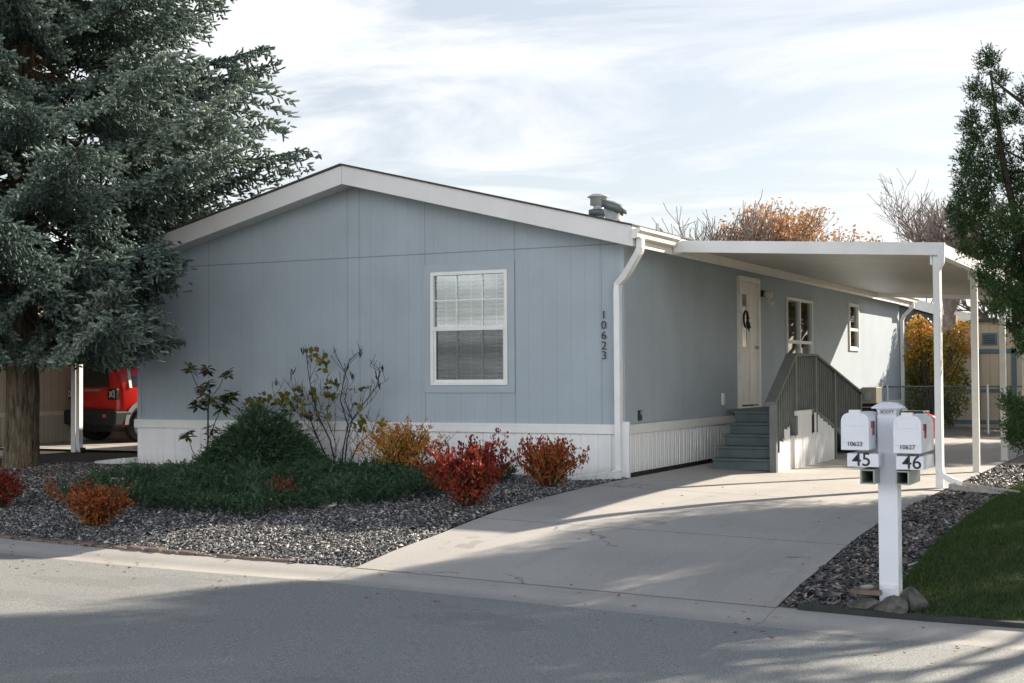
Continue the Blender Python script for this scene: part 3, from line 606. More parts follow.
# ------------------------------------------------------------------ steps and ramp
ST = thing('entry_steps', 'dark grey painted wooden entry steps with railing and ramp beside the front door', 'steps', (.95, 2.1, 0))
sx0, sx1 = .46, 1.30; r_h = .155; zb_ = -.03
for i in range(5):
    y0 = 2.07+.25*i; z = zb_+r_h*(i+1)+.01; mb = MB(); mb.box((sx0, y0-.025, z-.035), (sx1, y0+(.262 if i < 4 else .1), z)); mb.box((sx0+.01, y0, z-r_h+.0), (sx1, y0+.02, z-.036)); mb.build('step', 'deck', ST, bevel=.004)
mb = MB(); mb.box((.46, 3.17, .705), (1.30, 4.15, .755)); mb.box((.045, 4.152, .705), (.70, 6.0, .755)); mb.box((.60, 5.85, -.05), (.69, 5.95, .70)); mb.build('landing', 'deck', ST)
mb = MB(); mb.prism([(4.152, .705), (4.152, .755), (7.2, .03), (7.2, -.04)], 0, .72, 1.38); mb.build('ramp', 'deck', ST)
# white side panel with a stepped front edge, as cut from old skirting
wp = MB(); px = 1.385
poly = [(2.07, -.10)]
for i, (y_, z_) in enumerate([(2.07, .22), (2.17, .235), (2.19, .37), (2.36, .38), (2.37, .53), (2.47, .53), (2.48, .56), (2.62, .62), (2.62, .55), (3.05, .40), (3.06, .76), (3.82, .76), (3.9, .70), (5.17, .42), (5.17, -.10)]): poly.append((y_, z_))
poly = [(2.07, -.12), (2.07, .22), (2.17, .235), (2.19, .37), (2.36, .38), (2.37, .54), (2.62, .54), (2.64, .38), (2.80, .38), (2.98, .40), (2.98, .76), (3.78, .77), (3.80, .42), (3.98, .42), (4.0, .68), (5.17, .42), (5.17, -.12)]
def ear(mb, x, ys, zt_, zb):   # thin vertical boards with individual tops
    pass
ys_b = np.arange(2.07, 5.17, .085)
def topz(y):
    for (a, b, z) in ((2.0, 2.17, .22), (2.17, 2.36, .37), (2.36, 2.60, .53), (2.60, 2.98, .40), (2.98, 3.80, .755), (3.80, 4.02, .42)):
        if a <= y < b: return z
    return .72-(y-4.0)*.25
for i, y_ in enumerate(ys_b):
    z_ = topz(y_+.02)+.012*math.sin(i*2.3); d = .004*(i % 2); zg = float(gz(1.38, y_))
    wp.add([(px+d, y_, zg), (px+d, y_+.083, zg), (px+d, y_+.083, z_), (px+d, y_, z_), (px+d-.012, y_, zg), (px+d-.012, y_+.083, zg), (px+d-.012, y_+.083, z_), (px+d-.012, y_, z_)], [(0, 1, 2, 3), (4, 7, 6, 5), (0, 3, 7, 4), (1, 5, 6, 2), (3, 2, 6, 7)])
wp.box((px-.02, 2.98, .70), (px+.018, 3.80, .765)); wp.build('side_panel', 'skirt_side', ST)
# railing
RX = 1.345
def rail_z(y): return .90+(y-1.98)*(1.56-.90)/(3.03-1.98) if y < 3.03 else (1.56 if y < 4.15 else 1.56-(y-4.15)*.2034)
def low_z(y): return rail_z(y)-.86 if y < 3.03 else (.80 if y < 4.15 else .80-(y-4.15)*.235)
for (y_, zt_) in ((2.0, .89), (3.03, 1.54), (4.15, 1.54), (5.32, 1.31), (7.1, .95)):
    mb = MB(); mb.box((RX-.045, y_-.045, -.06 if y_ not in (3.03, 4.15) else .42), (RX+.045, y_+.045, zt_)); mb.build('rail_post', 'rail', ST, bevel=.003)
hr = MB(); P_ = [(RX-.02, 1.93, .895), (RX-.02, 3.03, 1.565), (RX-.02, 4.17, 1.565), (RX-.02, 7.16, .965)]
for a, b in zip(P_[:-1], P_[1:]): hr.bar(a, b, .155, .034)
hr.build('handrail', 'rail', ST, bevel=.003)
for a in (0,):
    y_ = 2.12
    while y_ < 7.05:
        if min(abs(y_-k) for k in (3.03, 4.15, 5.32, 7.1)) > .06:
            mb = MB(); mb.box((RX-.016, y_-.016, low_z(y_)-.10 if y_ > 3.03 else max(.10, low_z(y_)+.05)), (RX+.016, y_+.016, rail_z(y_)-.02)); mb.build('baluster', 'rail', ST)
        y_ += .118
hr = MB(); hr.bar((RX, 3.03, .73), (RX, 4.15, .73), .05, .09); hr.bar((RX, 4.15, .72), (RX, 7.1, .03), .05, .09); hr.build('bottom_rail', 'rail', ST)

# ------------------------------------------------------------------ mailbox post
mp0 = aty(888, 588, -6.02); mzb = mp0[2]
MXL = aty(878, 500, -6.06)[0]; MXR = aty(897.6, 500, -6.06)[0]; MY = -6.06; MW = MXR-MXL
MP = thing('mailbox_post', 'white post carrying two white mailboxes numbered 45 and 46', 'mailbox', ((MXL+MXR)/2, MY+MW/2, mzb))
ztop = aty(888, 415, MY)[2]
MB().box((MXL, MY, mzb-.1), (MXR, MY+MW, ztop)).build('post', 'mail_white', MP, bevel=.006)
cxm, cym = (MXL+MXR)/2, MY+MW/2
def sqp(prof, c):
    mb = MB(); k = len(prof); vs = []
    for w, z in prof: vs += [(c[0]-w, c[1]-w, z), (c[0]+w, c[1]-w, z), (c[0]+w, c[1]+w, z), (c[0]-w, c[1]+w, z)]
    mb.add(vs, [(i*4+j, i*4+(j+1) % 4, i*4+4+(j+1) % 4, i*4+4+j) for i in range(k-1) for j in range(4)]+[tuple(4*(k-1)+j for j in range(4)), (3, 2, 1, 0)]); return mb
cap = sqp([(MW/2-.01, ztop), (MW/2+.004, ztop+.045), (MW/2+.032, ztop+.047), (MW/2+.034, ztop+.055), (MW/2-.01, ztop+.085), (.02, ztop+.092)], (cxm, cym)).build('post_cap', 'mail_white', MP)
text('name_lettering', 'SCOTT', .031, (cxm+.004, MY-.009, ztop+.012), (PI/2-.25, 0, 0), 'black', cap, .001)
def mailbox(u0, u1, v1, num, side_len, plate):
    yF = MY-.24; xa, xb = aty(u0, 440, yF)[0], aty(u1, 440, yF)[0]; w = xb-xa; zb = aty(u0+10, v1, yF)[2]; hh = .27; n = 10
    arch = [(xa, zb), (xb, zb), (xb, zb+hh*.70)]+[(xa+w/2+w/2*math.copysign(abs(math.cos(a))**.72, math.cos(a)), zb+hh*.70+hh*.28*math.sin(a)**.72) for a in np.linspace(.22, PI-.22, n)]+[(xa, zb+hh*.70)]
    mb = MB(); mb.prism(arch, 1, yF+.012, yF+side_len); b = mb.build('mailbox', 'mail_white', MP, bevel=.004)
    mx_, mz_ = xa+w/2, zb+hh/2; arch2 = [((p[0]-mx_)*1.03+mx_, (p[1]-mz_)*1.02+mz_) for p in arch]
    dr_ = MB(); dr_.prism(arch2, 1, yF, yF+.02); d = dr_.build('mailbox_door', 'mail_white', b, bevel=.006)
    r2 = MB(); r2.prism([((p[0]-mx_)*.72+mx_, (p[1]-mz_)*.30+mz_+.075) for p in arch], 1, yF-.004, yF+.002); r2.box((mx_-.085, yF-.003, zb+.05), (mx_+.085, yF+.002, zb+.13)); r2.box((mx_-.04, yF-.006, zb+hh-.03), (mx_+.04, yF+.03, zb+hh+.014)); r2.build('door_embossing', 'mail_white', d, bevel=.003)
    text('box_number', num, .044, (mx_+.0, yF-.0045, zb+.028), (PI/2, 0, 0), 'black', b, .0008)
    fl = MB(); fl.box((xb, yF+.13, zb+.10), (xb+.008, yF+.17, zb+.20)); fl.box((xb, yF+.09, zb+.155), (xb+.008, yF+.17, zb+.20)); fl.build('flag', 'flag', b)
    return xa, xb, zb, yF
LA = mailbox(841.2, 868.5, 449.8, '10623', .46, 0); RA = mailbox(893.5, 921.0, 453.2, '10627', .50, 0)
def plate(u0, u1, v0, v1, num, xin, un):
    yP = MY-.20; xa, xb = aty(u0, 460, yP)[0], aty(u1, 460, yP)[0]; z1, z0 = aty(u0, v0, yP)[2], aty(u0, v1, yP)[2]
    b = MB().box((xa, yP, z0), (xb, yP+.40, z1)).build('number_board', 'mail_white', MP, bevel=.003)
    text('board_number', num, .135, (aty(un, 460, yP)[0], yP-.0015, z0+.008), (PI/2, 0, 0), 'black', b, .001)
plate(847, 878.5, 453.2, 466.5, '45', 0, 861.5); plate(896.0, 923.5, 456.0, 469.5, '46', 0, 911.8)
def papertube(u0, u1, v0, v1, yP, dep):
    xa, xb = aty(u0, 475, yP)[0], aty(u1, 475, yP)[0]; z1, z0 = aty(u0, v0, yP)[2], aty(u0, v1, yP)[2]; t = .010; mb = MB()
    mb.box((xa, yP, z1-t), (xb, yP+dep, z1)); mb.box((xa, yP, z0), (xb, yP+dep, z0+t)); mb.box((xa, yP, z0+t), (xa+t, yP+dep, z1-t)); mb.box((xb-t, yP, z0+t), (xb, yP+dep, z1-t)); mb.box((xa+t, yP+dep-.01, z0+t), (xb-t, yP+dep-.002, z1-t))
    mb.build('newspaper_tube', 'sage', MP)
papertube(860, 874.5, 469.3, 484, MY-.18, .42); papertube(895.2, 909, 470.8, 485, MY-.18, .42)
ft = MB().box((MXL+.02, MY-.012, mzb+.0), (MXR-.02, MY, mzb+.03)).build('foot_plate', 'mail_white', MP)
# rocks round the post foot
def rock(name, c, r, sq, seed, mat, label, cat='rock'):
    bm = bmesh.new(); bmesh.ops.create_icosphere(bm, subdivisions=3, radius=1); rr = random.Random(seed)
    offs = [(Vector((rr.uniform(-1, 1), rr.uniform(-1, 1), rr.uniform(-1, 1))).normalized(), rr.uniform(.45, .88)) for _ in range(15)]
    for v in bm.verts:
        for n_, d_ in offs:
            k = v.co.dot(n_)
            if k > d_: v.co -= n_*(k-d_)
        v.co = Vector((v.co.x*r*sq[0], v.co.y*r*sq[1], v.co.z*r*sq[2]))
    me = bpy.data.meshes.new(name); bm.to_mesh(me); bm.free(); o = link(name, me, M[mat]); o.location = c; return tag(o, label, cat)
def onz(u, v):
    z = -.1
    for _ in range(60): p = atz(u, v, z); z = .6*z+.4*float(gz(p[0], p[1]))
    return atz(u, v, z)
for i, (u, y_, r, sq, mt_, lb) in enumerate([
    (868, -6.16, .15, (1.15, .6, .55), 'rock', 'flat dark stone in front of the mailbox post, left'),
    (889, -6.205, .15, (.95, .6, .80), 'rock', 'large dark boulder directly at the mailbox post foot'),
    (912, -6.02, .14, (.85, .9, .95), 'rock', 'rounded grey stone right of the mailbox post beside the lawn'),
    (900, -6.245, .085, (.9, .7, .75), 'rock', 'small grey stone in front of the boulder at the mailbox post'),
    (874, -5.88, .15, (.9, .9, .8), 'rock', 'dark stone behind the flat stone, left of the mailbox post')]):
    x_ = aty(u, 600, y_)[0]; rock('rock', (x_, y_, float(gz(x_, y_))+r*sq[2]*.35), r, sq, 20+i, mt_, lb)
x_ = aty(866, 600, -6.14)[0]; p = np.array((x_, -6.14, float(gz(x_, -6.14))-.035)); tag(MB().box((-.11, -.03, 0), (.11, .03, .035)).build('brick', 'brick', None, bevel=.006), 'reddish brick lying on the flat stone by the mailbox post', 'brick').location = (p[0], p[1], p[2]+.145)
rock('pebble', (p[0], p[1], p[2]+.20), .045, (1.2, 1, .6), 44, 'rock_pale', 'small white stone on the brick by the mailbox post', 'stone')
p = onz(328, 507); rock('rock', (p[0], p[1], p[2]+.02), .11, (1.4, 1, .5), 51, 'rock_pale', 'pale flat stone at the edge of the juniper ground cover')
p = onz(98, 498); o = MB().box((-.11, -.07, 0), (.11, .07, .12)).build('utility_box', 'white', None, bevel=.01); o.location = (p[0], p[1]+.35, p[2]+.10); o.rotation_euler = (0, -.1, .2); tag(o, 'small white utility box half hidden behind the red shrub', 'utility box')

# ------------------------------------------------------------------ shrubs
def bush(name, label, cat, base, r, h, nst, nleaf, lsize, mat, seed, up=1.2, group=None, nlev=2, spread=1., clumps=None, stem='twig'):
    rr = random.Random(seed); T = thing(name, label, cat, tuple(base), 0, group); paths = []; pts = []
    for i in range(nst):
        a = rr.uniform(0, 6.28); k = math.sqrt(rr.random())*spread; hh = h*rr.uniform(.65, 1.05)*(1-.28*k*k); tip = Vector((math.cos(a)*r*k*rr.uniform(.8, 1.2), math.sin(a)*r*k*rr.uniform(.8, 1.2), hh*rr.uniform(.8, 1.1))); p0 = Vector(base)+Vector((math.cos(a), math.sin(a), 0))*r*.12*k
        mid = Vector(base)+Vector((tip.x*.45, tip.y*.45, hh*.5)); tipw = Vector(base)+tip
        P = [p0, mid, tipw]; paths.append((P, [.007, .005, .0025])); 
        for t in np.linspace(.22, 1, 9): q = (p0.lerp(mid, t*2) if t < .5 else mid.lerp(tipw, t*2-1)); pts.append((q, .025+.05*(t < .85)))
        for j in range(4):
            t = rr.uniform(.25, .9); q = p0.lerp(mid, t*2) if t < .5 else mid.lerp(tipw, t*2-1); d = Vector((rr.uniform(-1, 1), rr.uniform(-1, 1), rr.uniform(.1, 1.3)))*.17*r/.45; e_ = q+d; paths.append(([q, e_], [.004, .002]))
            for s in (.4, .7, 1): pts.append((q.lerp(e_, s), .03))
    stems('stems', paths, stem, T, 4)
    C = np.array([list(q) for q, _ in pts]); S = np.array([s for _, s in pts])*.62; idx = rng.integers(0, len(C), nleaf); P = C[idx]+rng.normal(size=(nleaf, 3))*S[idx][:, None]
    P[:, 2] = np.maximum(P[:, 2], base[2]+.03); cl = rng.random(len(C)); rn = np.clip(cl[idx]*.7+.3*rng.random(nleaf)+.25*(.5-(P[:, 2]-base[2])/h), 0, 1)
    npmesh('foliage', leaves(P, lsize, updir=np.array([0, 0, up])), 4, mat, T, rn); return T
def on(u, v): p = onz(u, v); return (p[0], p[1], p[2])
bush('red_shrub', 'large bright red barberry shrub in the middle of the bed near the driveway', 'shrub', on(468, 506), .58, .66, 34, 7800, .036, 'red_leaf', 1, up=1.6)
bush('bronze_shrub', 'rust red upright shrub against the white skirting near the downspout', 'shrub', on(549, 487), .50, .56, 24, 4200, .036, 'rust_leaf', 2, up=2.0)
bush('orange_shrub', 'airy orange leaved shrub between the bare bush and the red shrub', 'shrub', on(403, 480), .66, .72, 40, 6000, .032, 'orange_leaf', 3)
bush('small_shrub', 'low orange and red shrub near the kerb at the left', 'shrub', on(93, 526), .40, .40, 50, 4800, .030, 'rust_leaf', 4)
bush('red_shrub', 'dark red shrub below the spruce at the left edge', 'shrub', on(0, 508), .34, .48, 36, 3200, .032, 'red_leaf', 5)
bush('red_seedling', 'small thin dark red shrub poking out of the juniper ground cover', 'shrub', on(282, 508), .22, .34, 14, 420, .030, 'red_leaf', 6)
b_ = on(62, 520); T = thing('arching_shoot', 'thin arching orange shoot left of the low orange shrub', 'shrub', b_); pa = [Vector(b_)+Vector((0, 0, 0)), Vector(b_)+Vector((-.10, 0, .25)), Vector(b_)+Vector((-.22, 0, .42))]
stems('stems', [(pa, [.006, .004, .002])], 'twig', T, 4); P = np.array([list(pa[1].lerp(pa[2], t)) for t in rng.random(160)])+rng.normal(size=(160, 3))*.035; npmesh('foliage', leaves(P, .03), 4, 'rust_leaf', T)

# juniper mound
jb = on(262, 474); JM = thing('juniper_bush', 'dark green dome shaped juniper bush against the white skirting', 'shrub', jb)
n = 6400; a = rng.random(n)*2*PI; k = np.sqrt(rng.random(n)); R_, H_ = .84*(1+.12*np.sin(a*5+1)+.07*np.sin(a*11)), .80*(1+.10*np.sin(a*3))
rad = R_*k; zz_ = H_*(1-k**1.35)*np.where(rng.random(n) < .35, .72, 1.)*(.86+.22*rng.random(n)); P = np.stack([rad*np.cos(a), rad*np.sin(a), np.maximum(zz_, .02)], -1)+np.array(jb)+rng.normal(size=(n, 3))*.03
Dd = unit(np.stack([np.cos(a)*(.35+k), np.sin(a)*(.35+k), .55-.95*k], -1)+rng.normal(size=(n, 3))*.35)
tr_, r_ = needles(P, Dd, .14+.08*rng.random(n), 24, .034, .011, .75); npmesh('foliage', tr_, 3, 'juniper', JM, r_)
stems('stems', [([Vector(jb), Vector(jb)+Vector((math.cos(b)*.5, math.sin(b)*.5, .28+.25*random.random()))], [.02, .006]) for b in np.linspace(0, 6, 12)], 'twig', JM, 5)
# juniper ground cover
n = 12000; x = rng.uniform(-6.0, -1.0, n); y = rng.uniform(-4.7, -.5, n)
def cover(x, y):
    cx_, cy_ = -3.35, -2.75; u = (x-cx_)*.80+(y-cy_)*-.60*0; 
    yl = -4.55+.0*x+.25*np.sin(x*3)*.5+np.where(x > -2.2, (x+2.2)*1.05, 0)+np.where(x < -4.3, (-4.3-x)*.35, 0); yh = -.75-.12*np.sin(x*2.3)
    return (y > yl) & (y < yh) & (x < -1.15+.1*np.sin(y*4)) & (x > -5.9+.35*np.sin(y*3))
k = cover(x, y); x, y = x[k], y[k]; n = len(x); hgt = .04+.12*rng.random(n)+.09*np.sin(x*4.7+np.sin(y*3))*np.sin(y*5.1+x)+.05*np.sin(x*11)*np.sin(y*9)
P = np.stack([x, y, gz(x, y)+np.maximum(hgt*.8, .03)], -1); Dd = unit(np.stack([rng.normal(size=n), rng.normal(size=n), .45+.3*rng.random(n)], -1))
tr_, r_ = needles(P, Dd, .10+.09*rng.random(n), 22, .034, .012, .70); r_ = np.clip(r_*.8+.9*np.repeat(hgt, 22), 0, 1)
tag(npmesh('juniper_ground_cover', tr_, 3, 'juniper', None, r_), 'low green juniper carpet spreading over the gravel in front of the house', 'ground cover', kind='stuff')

# rhododendron-like plant at left: whorls of long leaves
def whorl(P, D, n, ln, w):
    out = []
    D = Vector(D).normalized(); a = D.orthogonal().normalized(); b = D.cross(a)
    for i in range(n):
        th = 6.28*i/n+random.uniform(-.3, .3); o = (a*math.cos(th)+b*math.sin(th))*1.; d = (o+D*random.uniform(-.25, .45)+Vector((0, 0, -.15))).normalized(); s = d.cross(D).normalized()*w/2; l = ln*random.uniform(.75, 1.15)
        p = Vector(P); out.append([p, p+d*l*.55+s, p+d*l+Vector((0, 0, -l*.12)), p+d*l*.55-s])
    return out
def plotp(u, v, y): return Vector(aty(u, v, y))
RH = thing('rhododendron', 'tall sparse shrub with whorls of long green leaves at the left end of the house', 'shrub', on(207, 468)); y_ = -.55
st_ = [([plotp(206, 470, y_), plotp(208, 440, y_), plotp(208, 410, y_), plotp(210, 385, y_)], [.016, .013, .010, .006]), ([plotp(208, 440, y_), plotp(216, 420, y_), plotp(226, 398, y_)], [.008, .006, .004]), ([plotp(208, 412, y_), plotp(198, 388, y_), plotp(190, 370, y_)], [.008, .005, .004]),
       ([plotp(209, 400, y_), plotp(220, 386, y_), plotp(226, 371, y_)], [.006, .005, .003]), ([plotp(203, 469, y_), plotp(192, 450, y_), plotp(187, 432, y_)], [.008, .006, .004]), ([plotp(208, 428, y_), plotp(214, 424, y_), plotp(218, 430, y_)], [.006, .005, .003])]
stems('stems', st_, 'twig', RH, 6); q = []
for u, v, nn_, ln in ((190, 366, 9, .15), (207, 368, 10, .15), (227, 371, 6, .13), (206, 383, 10, .17), (198, 402, 10, .17), (211, 398, 10, .16), (228, 396, 10, .17), (222, 404, 9, .16), (187, 432, 8, .16), (212, 427, 8, .15), (232, 392, 7, .16), (203, 390, 7, .15)):
    for k in range(3): q += whorl(plotp(u, v+k*2.5, y_+random.uniform(-.12, .12)), (random.uniform(-.4, .4), random.uniform(-.5, .2), 1), nn_, ln, .058)
npmesh('foliage', np.array([[list(p) for p in f] for f in q]), 4, 'green_leaf', RH)
# twiggy bush with olive leaves and bare seed heads
VB = thing('bare_bush', 'nearly bare twiggy bush with a few olive leaves in front of the blue wall', 'shrub', on(345, 472)); y_ = -.38
main = [[(335, 473), (322, 448), (310, 420), (296, 395), (285, 380)], [(337, 473), (330, 440), (318, 415), (312, 395), (308, 370), (306, 352)], [(341, 474), (343, 450), (348, 425), (340, 400), (345, 375), (350, 358)], [(344, 474), (347, 440), (352, 420), (365, 402), (378, 385), (380, 362)],
        [(345, 474), (358, 445), (372, 432), (376, 425)], [(310, 420), (297, 412), (285, 410), (272, 398)], [(318, 415), (330, 420), (322, 430)], [(348, 425), (360, 412), (372, 400)], [(322, 448), (313, 430), (305, 425)], [(352, 420), (345, 400), (348, 380), (340, 362)], [(335, 440), (326, 418), (330, 396), (322, 378)]]
paths = []; tips = []; 
for i, mn in enumerate(main):
    yo = random.uniform(-.18, .18); P = [plotp(u, v, y_+yo*j/len(mn)) for j, (u, v) in enumerate(mn)]; k = len(P); r0 = .013 if i < 5 else .007; paths.append((P, [r0*(1-.75*j/(k-1)) for j in range(k)])); tips.append(P[-1])
    for j in range(1, k):
        for _ in range(3):
            q0 = P[j-1].lerp(P[j], random.random()); e1 = q0+Vector((random.uniform(-.16, .16), random.uniform(-.1, .1), random.uniform(.05, .22))); paths.append(([q0, e1], [.004, .0025]))
            for _ in range(2): e2 = e1+Vector((random.uniform(-.06, .06), random.uniform(-.04, .04), random.uniform(.04, .14))); paths.append(([e1, e2], [.003, .0022]))
for (u, v) in ((293, 375), (303, 355), (276, 386), (329, 384), (346, 372), (360, 358), (352, 380), (377, 380), (380, 390), (383, 372)):   # seed heads
    p = plotp(u, v, y_)
    for _ in range(7): e1 = p+Vector((random.uniform(-.05, .05), random.uniform(-.03, .03), random.uniform(.05, .13))); paths.append(([p, e1], [.003, .005]))
stems('stems', paths, 'twig', VB, 5); q = []
for (u, v, c_) in ((312, 352, 5), (322, 356, 6), (325, 366, 5), (297, 390, 8), (313, 393, 4), (328, 388, 5), (334, 396, 5), (280, 402, 5), (287, 398, 6), (292, 408, 6), (305, 410, 5), (312, 417, 4), (270, 400, 6), (262, 404, 5), (355, 391, 2), (367, 390, 2), (361, 407, 1), (360, 426, 6), (364, 422, 3), (379, 424, 4), (300, 400, 4), (336, 385, 3), (318, 398, 3), (326, 411, 2), (293, 419, 3), (249, 404, 5), (258, 396, 3)):
    for k in range(int(c_*2.1)): q.append(leaves(np.array([list(plotp(u+random.uniform(-4, 4), v+random.uniform(-4, 4), y_+random.uniform(-.1, .1)))]),   .092, aspect=.85)[0])
npmesh('foliage', np.array(q), 4, 'olive_leaf', VB)

# ------------------------------------------------------------------ spruce
def spruce(base, height, R0, label, seed=3):
    rs = np.random.default_rng(seed); T = thing('spruce_tree', label, 'tree', tuple(base)); bx, by, bz = base
    tk = MB(); zs = [0, .15, .5, 1.2, 3, 6, 10, height*.97]; rr_ = [.34, .262, .245, .235, .22, .18, .12, .02]
    tk.tube([(bx+.03*math.sin(z), by, bz-.1+z) for z in zs], rr_, 20); tko = tk.build('trunk', 'bark', T)
    vsm = tko.data.vertices
    for v in vsm: a = math.atan2(v.co.y, v.co.x); f = 1+.05*math.sin(a*7+v.co.z*1.3)+.04*math.sin(a*13-v.co.z*2); v.co.x *= f; v.co.y *= f
    Ps = []; Ds = []; Ls = []; Rn = []; limb = []
    z = 2.45
    while z < height-.3:
        f = (z-2.45)/(height-2.45); Rz = R0*(1-f)**.80*(.86 if z < 2.7 else 1.0)
        nb = 9 if z < 9 else 6
        a0 = rs.random()*6.28
        for b in range(nb):
            a = a0+6.283*b/nb+rs.normal(0, .18); Lb = Rz*rs.uniform(.78, 1.12); zz0 = z+rs.normal(0, .12)
            drop = (.14+.12*rs.random())*Lb*(1-.6*f); ns = max(6, int(Lb/.15)); t = np.linspace(0, 1, ns)
            hx = math.cos(a); hy = math.sin(a); bend = rs.normal(0, .12)
            px_ = bx+hx*Lb*t-hy*Lb*bend*t*t; py_ = by+hy*Lb*t+hx*Lb*bend*t*t; pz_ = bz+zz0-drop*np.sin(t*2.3)*.9+drop*.35*t*t
            B = np.stack([px_, py_, pz_], -1); brn = rs.random()*.42
            if z < 8.5: limb.append(([Vector(p) for p in B[::2]], list(np.linspace(.045, .008, len(B[::2])))))
            for i in range(1, ns):
                ti = t[i]
                if ti < .22: continue
                dirb = unit(B[i]-B[i-1]); side = unit(np.cross(dirb, [0, 0, 1.]))
                sl = Lb*(.10+.42*(1-ti)**.8*min(1, ti*2.2))+.10
                for sg in (-1, 1):
                    sd_ = unit(dirb*.80+side*sg*rs.uniform(.6, 1.05)+np.array([0, 0, rs.uniform(-.30, .02)])); l2 = sl*rs.uniform(.7, 1.1); m_ = max(2, int(l2/.075))
                    tt = (np.arange(m_)+rs.random(m_)*.5)/m_; Q = B[i]+sd_*(l2*tt)[:, None]; Q[:, 2] -= .30*l2*tt*tt; s2_ = unit(np.cross(sd_, [0, 0, 1.]))
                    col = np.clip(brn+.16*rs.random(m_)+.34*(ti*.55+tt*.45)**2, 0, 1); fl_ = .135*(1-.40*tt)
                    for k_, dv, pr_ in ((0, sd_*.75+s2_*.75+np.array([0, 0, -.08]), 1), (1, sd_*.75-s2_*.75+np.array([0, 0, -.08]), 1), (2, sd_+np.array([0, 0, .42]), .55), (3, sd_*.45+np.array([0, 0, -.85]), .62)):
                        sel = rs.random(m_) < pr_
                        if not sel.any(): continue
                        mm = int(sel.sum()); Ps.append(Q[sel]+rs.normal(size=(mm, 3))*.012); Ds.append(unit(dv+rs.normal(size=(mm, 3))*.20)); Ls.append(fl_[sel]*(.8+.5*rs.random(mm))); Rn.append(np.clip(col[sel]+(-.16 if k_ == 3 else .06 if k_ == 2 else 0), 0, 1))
                    Ps.append(Q[-1:]+sd_*l2*.03); Ds.append(unit(sd_+np.array([0, 0, .1]))[None]); Ls.append(np.array([.13])); Rn.append(np.array([min(1, brn+.5)]))
            Ps.append(B[-1:]); Ds.append(unit(B[-1]-B[-2])[None]); Ls.append(np.array([.2])); Rn.append(np.array([.8]))
        z += .40 if z < 9 else .46
    P = np.concatenate(Ps); Dv = np.concatenate(Ds); Lv = np.concatenate(Ls); Rv = np.concatenate(Rn)
    # nothing grows inside the house or through its roof
    inh = (P[:, 0] > -HW-.36) & (P[:, 1] > -OV-.12) & (P[:, 2] < ZE+(ZR-ZE)*np.clip((P[:, 0]+HW+.27)/4.25, 0, 1)+.10)
    P, Dv, Lv, Rv = P[~inh], Dv[~inh], Lv[~inh], Rv[~inh]
    # branches kept short where they would scrape the front of the house
    sr = (P[:, 0]-bx)*.893+(P[:, 1]-by)*.451; lim = 2.2+.65*np.exp(-((P[:, 2]-2.85)/.32)**2)+.35*np.exp(-((P[:, 2]-1.9)/.25)**2)+rs.normal(0, .10, len(P))
    cutm = (P[:, 1] < 0.3) & (sr > lim) & (P[:, 2] < 3.62+(sr-2.3)*.50) | (P[:, 2] < 1.42+.12*rs.random(len(P))); P, Dv, Lv, Rv = P[~cutm], Dv[~cutm], Lv[~cutm], Rv[~cutm]
    # thin what lies above the picture
    hi = (P[:, 2] > 8.2) & (rs.random(len(P)) < .5); P, Dv, Lv, Rv = P[~hi], Dv[~hi], Lv[~hi], Rv[~hi]
    far = (P[:, 1] > by+1.2) & (rs.random(len(P)) < .35); P, Dv, Lv, Rv = P[~far], Dv[~far], Lv[~far], Rv[~far]
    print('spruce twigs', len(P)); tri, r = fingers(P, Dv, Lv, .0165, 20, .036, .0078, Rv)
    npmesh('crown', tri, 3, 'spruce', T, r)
    def ok(p): return not (p.x > -HW-.3 and p.y > -OV-.1 and p.z < ZR) and not ((p.x-bx)*.893+(p.y-by)*.451 > 2.3 and p.z < 4.2)
    stems('limbs', [l for l in limb if all(ok(p) for p in l[0])], 'bark', T, 5); return T
spruce((-9.37, -.97, -.05), 15.5, 4.75, 'huge blue spruce towering over the left end of the house')

# ------------------------------------------------------------------ right conifer (arborvitae / juniper) with leaders leaning into the picture
def scale_sprays(Cs, Rs, dens, seed, zmin=.15):
    rs = np.random.default_rng(seed); P = []; 
    for c, r in zip(Cs, Rs):
        n = int(dens*r**2.2); d = unit(rs.normal(size=(n, 3))); rr_ = r*rs.random(n)**.45; P.append(np.array(c)+d*rr_[:, None]*np.array([1, 1, 1.25]))
    P = np.concatenate(P); return P
cb_ = (6.2, .75, float(gz(6.2, .75))); CT = thing('conifer_tree', 'ragged dark green conifer at the right edge in front of the carport', 'tree', cb_)
sil = [(988, 62, 15), (1000, 80, 10), (975, 92, 13), (988, 100, 12), (970, 118, 12), (995, 122, 14), (962, 128, 6), (1012, 118, 12), (975, 140, 18), (1000, 150, 16), (965, 165, 16), (985, 175, 24), (1012, 180, 20), (962, 192, 16), (955, 212, 13), (980, 210, 24), (1005, 225, 24), (962, 228, 16), (990, 250, 24), (965, 250, 12), (1015, 262, 22), (985, 278, 16), (1002, 296, 22), (1020, 305, 20), (995, 310, 12), (1016, 328, 14), (1024, 345, 14), (1022, 235, 22), (1030, 275, 26), (1036, 310, 22), (1030, 200, 24), (1008, 405, 12), (1018, 412, 16), (1014, 428, 15), (1010, 440, 9), (1022, 440, 16), (1030, 425, 18), (1048, 385, 18), (1045, 240, 26), (1050, 440, 20), (1050, 180, 24), (1000, 100, 8), (1020, 95, 8), (1030, 150, 16)]
Cs = []; Rs = []
for (u, v, r) in sil:
    D_ = 14.4+random.uniform(-.5, .5); Cs.append(atd(u+1, v, D_)); Rs.append(r*D_/F*.80)
